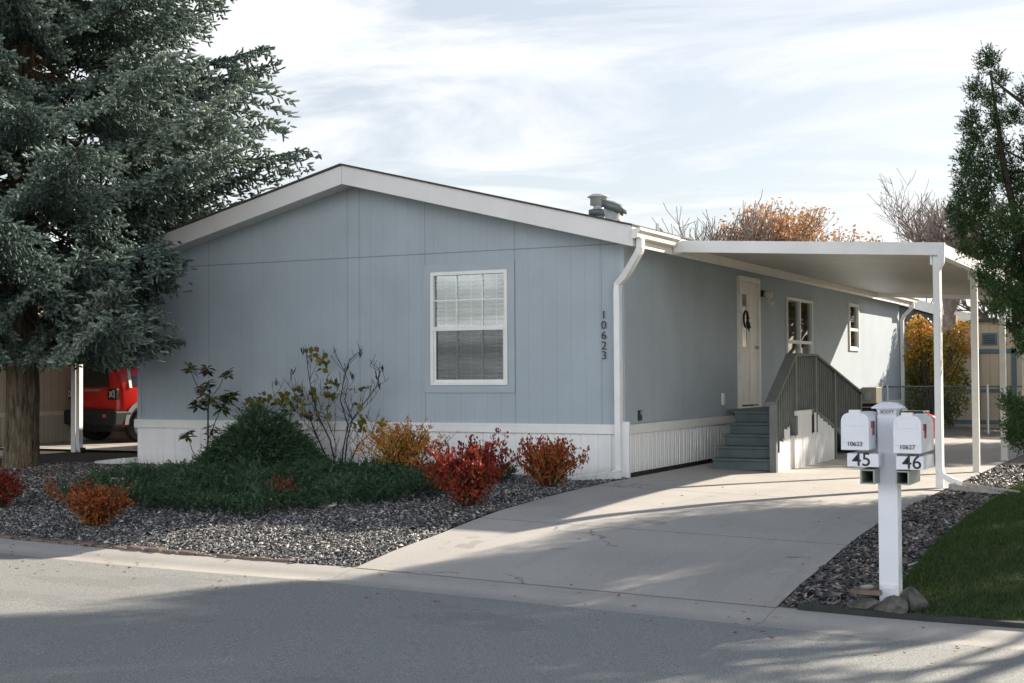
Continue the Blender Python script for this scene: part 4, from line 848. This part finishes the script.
for k in range(270):    # the rest of the crown, right of the picture
    z = random.uniform(.8, 9.0); rr_ = min(1, (10.2-z)/4.2); a = random.uniform(0, 6.28); q = rr_*math.sqrt(random.random()); e1, e2 = (.5 if z < 4.6 else .85)+q*(1.6 if z < 4.6 else 1.4)*math.cos(a), .1+q*2.5*math.sin(a); Cs.append(np.array((cb_[0]+e1*.893-e2*.451, cb_[1]+e1*.451+e2*.893, z))); Rs.append(random.uniform(.28, .45))
for k in range(75):    # unseen far-side clumps, added so the crown's shade on the driveway closes up
    e1, e2, z = random.uniform(-.45, .8), random.uniform(.9, 1.75), random.uniform(1.9, 4.8); Cs.append(np.array((cb_[0]+e1*.893-e2*.451, cb_[1]+e1*.451+e2*.893, z))); Rs.append(random.uniform(.33, .48))
nvis = len(sil); P = scale_sprays(Cs[:nvis], Rs[:nvis], 23000, 5); P2 = scale_sprays(Cs[nvis:], Rs[nvis:], 7000, 6)
P = np.concatenate([P, P2]); n = len(P); print('conifer', n); Dd = unit(rng.normal(size=(n, 3))*.8+np.array([-.15, -.1, .75]))
blob = np.sin(P[:, 0]*7)*np.sin(P[:, 1]*6+1)*np.sin(P[:, 2]*6); tr_, r_ = needles(P, Dd, .06+.05*rng.random(n), 12, .026, .009, .65, base_r=np.clip(.42+.3*blob+.25*rng.random(n), 0, 1)*.95)
npmesh('crown', tr_, 3, 'conifer', CT, r_)
pb = Vector(cb_); tp_ = [pb, pb+Vector((-.2, -.1, 1.0)), Vector(atd(1050, 330, 14.5)), Vector(atd(1020, 240, 14.4)), Vector(atd(1003, 160, 14.4)), Vector(atd(990, 70, 14.4))]
lm_ = [(tp_, [.10, .08, .06, .045, .03, .01]), ([pb, pb+Vector((.3, .1, 2.5)), pb+Vector((.5, .1, 7))], [.14, .1, .02]), ([Vector(atd(1060, 140, 14.3)), Vector(atd(1024, 104, 14.3)), Vector(atd(1003, 88, 14.3)), Vector(atd(992, 78, 14.3))], [.03, .02, .014, .008]), ([pb+Vector((0, 0, .5)), Vector(atd(1040, 420, 14.4)), Vector(atd(1012, 425, 14.4))], [.05, .03, .01]), ([pb+Vector((.3, .1, 2.9)), Vector(atd(1060, 140, 14.3))], [.05, .03]), ([Vector(atd(1060, 190, 14.3)), Vector(atd(1024, 160, 14.3)), Vector(atd(1005, 150, 14.3))], [.02, .015, .008])]
stems('trunk', lm_, 'twig', CT, 7)

# ------------------------------------------------------------------ deciduous trees
def gen_tree(base, height, r0, seed, levels=4, spread=.55, nb=4, first=.3, up=.35):
    rr = random.Random(seed); paths = []; tips = []
    def grow(p, d, ln, r, lv):
        k = 4; P = [p]; dd = d.copy()
        for i in range(k):
            dd = (dd+Vector((rr.gauss(0, .13), rr.gauss(0, .13), rr.gauss(0, .08)+up*.12))).normalized(); P.append(P[-1]+dd*ln/k)
        paths.append((P, [r*(1-.45*i/k) for i in range(k+1)]))
        if lv == 0: tips.append((P[2], P[4])); return
        for i in range(nb+(1 if lv > 1 else 0)):
            t = rr.uniform(.45, 1.); q = P[min(k, int(t*k))]; nd = (dd+Vector((rr.gauss(0, spread), rr.gauss(0, spread), rr.gauss(0, spread*.6)+up*.3))).normalized(); grow(q, nd, ln*rr.uniform(.55, .78), r*.55, lv-1)
    b = Vector(base); paths.append(([b, b+Vector((0, 0, height*first))], [r0*1.15, r0])); 
    for i in range(nb): grow(b+Vector((0, 0, height*first)), Vector((rr.gauss(0, .35), rr.gauss(0, .35), 1)).normalized(), height*.30, r0*.6, levels-1)
    return paths, tips
def tree(name, label, base, height, r0, seed, leafmat_=None, nleaf=0, lsize=.1, levels=4, spread=.5, group=None, bark_='pale_twig', nb=4, thick=1., first=.3):
    T = thing(name, label, 'tree', tuple(base), 0, group); paths, tips = gen_tree(base, height, r0, seed, levels, spread, nb, first)
    if thick != 1.: paths = [(p, [max(r, .004*thick) for r in rd]) for p, rd in paths]
    stems('trunk', paths, bark_, T, 4)
    if nleaf:
        a = np.array([list(t[0]) for t in tips]); b = np.array([list(t[1]) for t in tips]); i = rng.integers(0, len(a), nleaf); t = rng.random((nleaf, 1)); P = a[i]*(1-t)+b[i]*t+rng.normal(size=(nleaf, 3))*lsize*1.1
        npmesh('crown', leaves(P, lsize), 4, leafmat_, T, np.clip(rng.random(len(a))[i]*.6+.4*rng.random(nleaf), 0, 1))
    return T
def basepx(u, D): p = atd(u, 375, D); return (p[0], p[1], -.2)
for i, (u, D, h, sd_) in enumerate(((750, 52, 8.0, 3), (786, 50, 9.3, 4), (832, 54, 9.0, 15))):
    tree('autumn_tree', ('orange brown leaved tree showing above the carport, left end', 'orange brown leaved tree above the middle of the carport', 'orange brown leaved tree above the right part of the carport')[i], basepx(u, D), h, .13, sd_, 'tan_leaf', 2600, .15, 4, .33, 'autumn trees behind the carport', thick=3)
tree('bare_tree', 'leafless pale twiggy tree behind the house, left of the orange trees', basepx(706, 48), 9.2, .10, 8, levels=4, spread=.38, nb=4, thick=3)
tree('bare_tree', 'tall leafless tree behind the carport beside the dark conifer', basepx(922, 47), 9.3, .045, 21, levels=5, spread=.5, nb=3, thick=2)
tree('bare_tree', 'leafless tree with pale branches arching over the shed', basepx(1012, 37), 5.2, .14, 33, levels=4, spread=.6, nb=4, thick=2, first=.4)
tree('bare_tree', 'thick trunked leafless tree seen below the carport roof', basepx(950, 43), 6.6, .30, 41, levels=4, spread=.6, nb=4, thick=3, first=.5)
# shade trees standing right of the picture; only their shadow reaches the street
T = tree('shade_tree', 'broad leafy tree right of the view whose shadow falls on the street', (12.2, -2.2, -.35), 8.0, .2, 51, first=.2)
n = 42000; d = rdir(n); P = d*(rng.random((n, 1))**.4)*np.array([2.6, 2.6, 3.4])*(1+.12*np.sin(d[:, :1]*9)*np.sin(d[:, 2:]*8))+np.array([12.2, -2.2, 4.6]); npmesh('crown', leaves(P, .17), 4, 'olive_leaf', T)
tree('shade_tree', 'slim tree right of the view behind the conifer casting streaky shade on the street', (9.7, 1.7, -.35), 11, .16, 57, 'olive_leaf', 9000, .16, 4, .36, first=.3)

tree('shade_tree', 'half bare tree right of the view dappling the far end of the wall', (5.2, 24.0, -.2), 8.5, .14, 61, 'olive_leaf', 9000, .19, 4, .55, first=.15)
T = tree('shade_tree', 'leafy tree beyond the lawn right of the view shading the carport floor', (8.4, 18.2, -.2), 7.5, .16, 63, first=.12)
n = 22000; d = rdir(n); P = d*(rng.random((n, 1))**.45)*np.array([2.1, 2.1, 3.9])*(1+.12*np.sin(d[:, :1]*9)*np.sin(d[:, 2:]*8))+np.array([8.4, 18.2, 4.6]); npmesh('crown', leaves(P, .16), 4, 'olive_leaf', T)
# yellow hedge shrub behind the fence
def blobshrub(name, label, Cs, Rs, n, ls, mat, base):
    T = thing(name, label, 'shrub', base); w = np.array(Rs)**2; w = w/w.sum(); i = rng.choice(len(Cs), n, p=w); C = np.array(Cs)[i]; R = np.array(Rs)[i]; d = rdir(n); rr_ = R*rng.random(n)**.35
    P = C+d*rr_[:, None]; hf = (P[:, 2])/2.7; rn = np.clip(.10+.62*hf+.28*rng.random(n)+.12*np.sin(P[:, 0]*5)*np.sin(P[:, 2]*4), 0, .97); npmesh('foliage', leaves(P, ls), 4, mat, T, rn)
    st = []; b = Vector(base)
    for c in Cs: cc = Vector(c); st.append(([b+Vector((random.uniform(-.15, .15), 0, 0)), b.lerp(cc, .5)+Vector((0, 0, .1)), cc], [.03, .02, .008]))
    stems('stems', st, 'twig', T, 5)
cl = [(918, 345, 16), (928, 340, 16), (918, 370, 20), (928, 372, 24), (945, 365, 20), (955, 340, 14), (962, 328, 9), (921, 395, 22), (932, 400, 24), (952, 400, 18), (922, 418, 18), (940, 420, 16), (914, 330, 11), (918, 321, 7), (912, 356, 10), (924, 326, 8), (965, 350, 10), (958, 380, 14), (936, 350, 14)]
blobshrub('yellow_shrub', 'tall yellow and green autumn shrub between the house corner and the shed', [atd(u, v, 33+random.uniform(-.4, .4)) for u, v, r in cl], [r*32/F for u, v, r in cl], 9500, .085, 'yellow_leaf', tuple(atd(930, 430, 32)))

# ------------------------------------------------------------------ background buildings
SHD = thing('garden_shed', 'beige garden shed with arched roof and teal trimmed double door', 'shed', (2.0, 19.5, 0)); 
A = atd(942, 431, 34); B_ = atd(1036, 431, 33.6); sy_ = 19.3; xa = aty(942, 400, sy_)[0]; xb = aty(1034, 400, sy_)[0]; zg = aty(985, 431, sy_)[2]; zE = aty(985, 345, sy_)[2]; zP = aty(988, 321, sy_)[2]; xm = (xa+xb)/2
n = 12; arc = [(xb+(xa-xb)*t, zE+(zP-zE)*math.sin(PI*t)**.62) for t in np.linspace(0, 1, n+1)]
MB().prism([(xa, zg), (xb, zg)]+arc, 1, sy_, sy_+3).build('wall', 'shed_wall', SHD)
arc2 = [(xm+(p[0]-xm)*1.07, zE+(p[1]-zE)*1.08+.03) for p in arc]; mb = MB(); k = len(arc)
for (a1, a2), (b1, b2) in zip(zip(arc2[:-1], arc2[1:]), zip(arc[:-1], arc[1:])): mb.prism([a1, a2, (b2[0], b2[1]+.004), (b1[0], b1[1]+.004)], 1, sy_-.18, sy_+3.1)
mb.build('roof', 'shingle', SHD)
def pxz(v): return aty(985, v, sy_)[2]
def pxx(u): return aty(u, 390, sy_)[0]
dd = MB()
for (u0, u1, v0, v1) in ((946, 950.5, 349, 424), (976, 980.5, 353, 420), (1012, 1017, 349, 424), (946, 1017, 349, 353.5), (950.5, 1012, 389, 392.5), (946, 1017, 420, 424)): dd.box((pxx(u0), sy_-.03-(.004 if v0 == 389 else 0), pxz(v1)), (pxx(u1), sy_-.002, pxz(v0)))
dd.build('door_trim', 'teal', SHD)
dd = MB(); dd.box((pxx(983), sy_-.04, pxz(345)), (pxx(998), sy_-.002, pxz(333))); v_ = dd.build('gable_vent', 'teal', SHD)
dd = MB(); [dd.box((pxx(985), sy_-.048, pxz(343.5-i*2.3)), (pxx(996), sy_-.041, pxz(342.5-i*2.3))) for i in range(4)]; dd.build('louvres', 'black', v_)
hg = MB()
for v in (356, 385, 413): hg.box((pxx(945), sy_-.036, pxz(v+1)), (pxx(950), sy_-.031, pxz(v-.6)))
hg.build('hinge', 'silver', SHD)
# grey house behind
GH = thing('grey_house', 'dark grey gabled house behind the fence with a white rake board', 'house', (-3, 30, 0)); yh = 30.
def hx(u, v): p = aty(u, v, yh); return (p[0], p[2])
r0_, r1_ = hx(893, 303), hx(1012, 335); s_ = (r1_[1]-r0_[1])/(r1_[0]-r0_[0]); xr = r0_[0]-4.; zr_ = r0_[1]-4*s_; xl = xr-6; zl_ = zr_+6*s_
MB().prism([(xl, 0), (r1_[0], 0), (r1_[0], r1_[1]-.05), (xr, zr_-.05), (xl, zl_-.05)], 1, yh, yh+9).build('wall', 'grey_house', GH)
mb = MB()
mb.prism([(xr, zr_), (r1_[0]+.4, r1_[1]+.4*s_), (r1_[0]+.4, r1_[1]+.4*s_+.32), (xr, zr_+.32)], 1, yh-.4, yh-.36); mb.prism([(xl-.4, zl_+.4*s_), (xr-.003, zr_), (xr-.003, zr_+.32), (xl-.4, zl_+.4*s_+.32)], 1, yh-.4, yh-.36); mb.build('rake_board', 'white', GH)
mb = MB(); mb.prism([(xr, zr_), (r1_[0]+.4, r1_[1]+.4*s_), (r1_[0]+.4, r1_[1]+.4*s_+.30), (xr, zr_+.30)], 1, yh-.355, yh+9.3); mb.prism([(xl-.4, zl_+.4*s_), (xr-.003, zr_), (xr-.003, zr_+.30), (xl-.4, zl_+.4*s_+.30)], 1, yh-.355, yh+9.3); mb.build('roof', 'shingle', GH)
# chain link fence
FY = 15.6; FN = thing('chain_link_fence', 'low grey chain link fence across the end of the driveway', 'fence', (.1, FY, 0)); zf0 = float(gz(2, FY)); x_f0, x_f1 = -.0, 6.6; zf1 = aty(960, 386.5, FY)[2]
for xx in (.08, 2.25, 4.4, 6.5): MB().tube([(xx, FY, zf0), (xx, FY, zf1+.04)], .024, 8).build('fence_post', 'galv', FN)
MB().tube([(x_f0, FY, zf1), (x_f1, FY, zf1)], .018, 8).build('top_rail', 'fence_wire', FN)
mb = MB(); st_w = .075; hF = zf1-zf0-.04; xx = x_f0-hF
while xx < x_f1:
    for sg in (1, -1):
        a, b = (xx, zf0+.03), (xx+hF, zf0+.03+hF)
        xa_, xb_ = max(a[0], x_f0), min(b[0], x_f1)
        if xb_ <= xa_: continue
        za, zb2 = zf0+.03+(xa_-xx), zf0+.03+(xb_-xx)
        if sg < 0: za, zb2 = zf0+.03+hF-(xa_-xx), zf0+.03+hF-(xb_-xx)
        mb.bar((xa_, FY+.004*sg, za), (xb_, FY+.004*sg, zb2), .0035, .0035)
    xx += st_w
mb.build('wire_mesh', 'fence_wire', FN)
# things by the far end of the house
GR = thing('barbecue_grill', 'black kettle style barbecue with metal side shelf beside the ramp', 'grill', (1.0, 8.6, -.03)); 
yg = 8.7
def gp(u, v): return aty(u, v, yg)
a = gp(852, 413); mb = MB(); cxg, czg = gp(872, 408)[0], gp(872, 408)[2]
zz0 = -.05
lg = MB()
for dx_, dy_ in ((-.3, -.2), (.3, -.2), (.3, .2), (-.3, .2)): lg.tube([(cxg+dx_, yg+dy_, zz0), (cxg+dx_*.85, yg+dy_*.85, czg-.1)], .02, 6)
lg.build('leg', 'black', GR); MB().box((cxg-.34, yg-.25, czg-.38), (cxg+.34, yg+.25, czg-.12)).build('firebox', 'black_plastic', GR, bevel=.03)
ld = MB(); ld.prism([(yg-.26, czg-.115), (yg+.26, czg-.115), (yg+.26, czg+.0), (yg+.14, czg+.09), (yg-.14, czg+.09), (yg-.26, czg+.0)], 0, cxg-.33, cxg+.20); ld.build('lid', 'black', GR, bevel=.02)
MB().box((cxg+.22, yg-.27, czg-.05), (cxg+.58, yg+.2, czg-.01)).build('side_shelf', 'silver', GR); hh_ = MB(); [hh_.tube([(cxg+.25+i*.06, yg-.29, czg-.03), (cxg+.25+i*.06, yg-.29, czg-.12)], .006, 5) for i in range(6)]; hh_.tube([(cxg-.25, yg-.31, czg+.02), (cxg+.15, yg-.31, czg+.02)], .012, 6); hh_.build('handle', 'silver', GR)
q = atx(879, 396.5, .32); BX = thing('meter_box', 'beige square box with round dial on the side wall at the rear', 'meter box', (.2, q[1], q[2]))
MB().box((.02, q[1]-.28, q[2]-.16), (.32, q[1]+.28, q[2]+.20)).build('housing', 'beige_metal', BX, bevel=.01); lz = MB(); lz.tube([(.15, q[1]-.281, q[2]+.02), (.15, q[1]-.30, q[2]+.02)], .09, 18); lz.build('dial', 'galv_dark', BX)
p = aty(909, 413, 13.6); TB = thing('trash_bin', 'dark rubbish bin with wide lid between house and fence', 'bin', (p[0], 13.6, -.05)); MB().prism([(p[0]-.24, -.05), (p[0]+.24, -.05), (p[0]+.32, p[2]-.05), (p[0]-.32, p[2]-.05)], 1, 13.35, 13.9).build('bin_body', 'black_plastic', TB, bevel=.02); MB().box((p[0]-.36, 13.28, p[2]-.05), (p[0]+.36, 13.97, p[2]+.05)).build('lid', 'black_plastic', TB, bevel=.02)
p = aty(926, 420, 12.6); RB = thing('red_cooler', 'round red lidded container at the rear of the driveway', 'container', (p[0], 12.6, -.1)); MB().lathe([(.001, -.1), (.16, -.1), (.20, p[2]-.0), (.21, p[2]+.02)], (p[0], 12.6, 0), 20).build('bucket', 'red_plastic', RB); MB().lathe([(.215, p[2]+.0), (.22, p[2]+.05), (.17, p[2]+.09), (.09, p[2]+.12), (.001, p[2]+.14)], (p[0], 12.6, 0), 20).build('lid', 'red_plastic', RB)

# ------------------------------------------------------------------ neighbour on the left
NH = thing('neighbour_home', 'beige mobile home with ribbed skirting behind the spruce trunk', 'house', (-14, 5, 0))
MB().box((-19, -1.5, .62), (-14, 17, 3.0)).build('wall', 'n_wall', NH); MB().box((-19.02, -1.52, .56), (-13.97, 17.02, .64)).build('skirt_trim', 'cream', NH)
o = ribs(-1.5, 17, .0, .57, 0, -13.98, .11, .02); o.build('skirting', 'n_skirt', NH)
MB().prism([(-19.3, 3.0), (-13.7, 3.0), (-13.7, 3.2), (-16.5, 3.75), (-19.3, 3.2)], 1, -1.8, 17.3).build('roof', 'fascia', NH)
pb_ = atz(75, 450.5, .03); NC = thing('neighbour_carport', 'white carport of the beige home sheltering the red car', 'carport', (pb_[0], pb_[1], 0))
MB().box((-13.9, 2.3, 2.62), (-10.9, 13.5, 2.66)).build('roof_panel', 'soffit', NC); mb = MB(); mb.box((-13.9, 2.26, 2.56), (-10.86, 2.3, 2.74)); mb.box((-10.9, 2.3, 2.56), (-10.86, 13.5, 2.74)); mb.build('roof_fascia', 'white', NC)
x_, y_ = pb_[0], pb_[1]
MB().box((x_-.05, y_-.05, 0), (x_+.05, y_+.05, 2.56)).build('post', 'white', NC, bevel=.004)
for py in (6.5, 10.5): MB().box((x_-.05+.7, py-.05, 0), (x_+.05+.7, py+.05, 2.56)).build('post', 'white', NC)
D = MB(); D.rect_tube([(x_+.12, y_-.02, 2.55), (x_+.12, y_-.02, .14), (x_+.16, y_-.04, .06), (x_+.28, y_-.1, .04)], .075, .095); D.build('downspout', 'white', NC, bevel=.006); MB().box((x_+.27, y_-.16, .0), (x_+.30, y_-.05, .09)).build('downspout_mouth', 'black', NC)

# red car (small boxy suv) : local x = across (right +), local y = forward
CA = thing('parked_car', 'red boxy SUV seen from behind under the neighbouring carport', 'car', tuple(atz(117.5, 443.5, .03)), math.radians(-14), None, local=True)
ox = -.86     # rear right corner at the origin
def carv(mb, secs):
    k = len(secs[0][1]); vs = [(ox+x, y, z) for y, ring in secs for x, z in ring]; mb.add(vs, [(i*k+j, i*k+(j+1) % k, (i+1)*k+(j+1) % k, (i+1)*k+j) for i in range(len(secs)-1) for j in range(k)]+[tuple(range(k))[::-1], tuple((len(secs)-1)*k+j for j in range(k))], True); return mb
def sec(hw, zb, zbelt, ztop, tw):
    h = [(hw*.94, zb), (hw, zb+.18), (hw, zb+.42), (hw*.985, zbelt), (tw+.02, ztop-.14), (tw-.05, ztop-.03), (tw*.6, ztop)]; return h+[(-x, z) for x, z in h[::-1]]
secs = [(.0, sec(.80, .36, 1.02, 1.50, .62)), (.04, sec(.86, .34, 1.04, 1.60, .66)), (.14, sec(.89, .33, 1.05, 1.65, .69)), (.6, sec(.90, .32, 1.05, 1.67, .70)), (1.6, sec(.90, .32, 1.05, 1.68, .70)), (2.35, sec(.90, .32, 1.05, 1.60, .68)), (2.95, sec(.90, .32, 1.05, 1.14, .74)), (3.0, sec(.90, .32, 1.02, 1.11, .76)), (3.9, sec(.88, .33, .95, 1.04, .74)), (4.15, sec(.82, .36, .85, .92, .66))]
body = carv(MB(), secs).build('body', 'red_paint', CA)
mb = MB(); mb.prism([(ox-.60, 1.08), (ox+.60, 1.08), (ox+.53, 1.52), (ox-.53, 1.52)], 1, -.012, .03); mb.build('rear_window', 'dark_glass', CA, bevel=.01)
mb = MB(); mb.prism([(.24, 1.10), (2.35, 1.10), (2.2, 1.50), (.45, 1.54), (.30, 1.42)], 0, ox+.835, ox+.85); mb.v = [(x-(z-1.1)*.42+.03, y, z) for x, y, z in mb.v]; mb.build('side_window', 'dark_glass', CA)
mb = MB(); mb.prism([(.24, 1.07), (.30, 1.07), (.36, 1.52), (.30, 1.52)], 0, ox+.84, ox+.862); mb.v = [(x-(z-1.1)*.42+.03, y, z) for x, y, z in mb.v]; mb.build('window_trim', 'clear_lens', CA)
mb = MB(); mb.prism([(ox-.90, .34), (ox+.90, .34), (ox+.92, .62), (ox+.60, .66), (ox-.60, .66), (ox-.92, .62)], 1, -.09, .30); mb.build('bumper', 'black_plastic', CA, bevel=.03)
mb = MB(); mb.prism([(ox-.7, .22), (ox+.7, .22), (ox+.8, .34), (ox-.8, .34)], 1, -.04, .4); mb.build('undertray', 'black', CA)
for s in (-1, 1):
    c0 = ox+s*.70; mb = MB(); mb.box((c0-.15, -.035, .84), (c0+.15, .08, 1.06)); t = mb.build('tail_light', 'black', CA, bevel=.025); mb = MB()
    mb.bar((c0-.05, -.042, .90), (c0+.05, -.042, 1.0), .02, .018, (0, 1, 0)); mb.bar((c0-.05, -.042, 1.0), (c0+.05, -.042, .90), .02, .018, (0, 1, 0))
    mb.box((c0+s*.09, -.042, .88), (c0+s*.115, -.036, 1.03)); mb.box((c0+s*.09, -.042, 1.01), (c0+s*.05, -.036, 1.03)); mb.build('light_pattern', 'clear_lens', t)
    mb = MB(); mb.box((ox+s*.55-.06, -.098, .50), (ox+s*.55+.06, -.085, .56)); mb.build('reflector', 'lens', CA)
MB().box((ox-.28, -.02, 1.005), (ox+.28, .0, 1.045)).build('handle', 'silver', CA, bevel=.005)
MB().box((ox-.26, -.012, .70), (ox+.26, .0, .83)).build('number_plate', 'red_paint', CA)
for (wy, nm) in ((.60, 1), (3.2, 1)):
    for s in (-1, 1):
        xo = ox+s*.92; w_ = MB(); 
        def disc(mb, r0, r1, x0, x1, n=28):
            vs = []; 
            for rr_, xx in ((r0, x0), (r1, x0), (r1, x1), (r0, x1)): vs += [(xx, wy+rr_*math.cos(2*PI*i/n), .345+rr_*math.sin(2*PI*i/n)) for i in range(n)]
            mb.add(vs, [(a*n+i, a*n+(i+1) % n, ((a+1) % 4)*n+(i+1) % n, ((a+1) % 4)*n+i) for a in range(4) for i in range(n)], True); return mb
        wh = disc(MB(), .20, .345, xo, xo-s*.22).build('wheel', 'rubber', CA); rim = disc(MB(), .17, .205, xo+s*.004, xo-s*.1)
        for i in range(5): a = 2*PI*i/5; rim.bar((xo-s*.02, wy, .345), (xo-s*.01, wy+.19*math.cos(a), .345+.19*math.sin(a)), .055, .03, (1, 0, 0))
        rim.tube([(xo-s*.05, wy, .345), (xo, wy, .345)], .05, 10); rim.build('rim', 'silver', wh); disc(MB(), .0, .17, xo-s*.12, xo-s*.13).build('brake', 'black', wh)
        ar = MB(); vs = []; na = 14
        for i in range(na+1):
            a = PI*i/na; c_, s2 = math.cos(a), math.sin(a)
            for rr_, dx_ in ((.385, 0), (.385, .03), (.47, .03), (.47, 0)): vs.append((ox+s*(.885+dx_), wy+rr_*c_, .36+rr_*s2*1.02))
        ar.add(vs, [(i*4+j, i*4+(j+1) % 4, i*4+4+(j+1) % 4, i*4+4+j) for i in range(na) for j in range(4)]); ar.build('wheel_arch', 'silver', CA)
        ad = MB(); ad.prism([(wy+.385*math.cos(PI*i/12), .30+.385*math.sin(PI*i/12)+.05) for i in range(13)], 0, ox+s*.55, ox+s*.903); ad.build('wheel_well', 'black', CA)
print('faces', sum(len(o.data.polygons) for o in bpy.data.objects if o.type == 'MESH'))
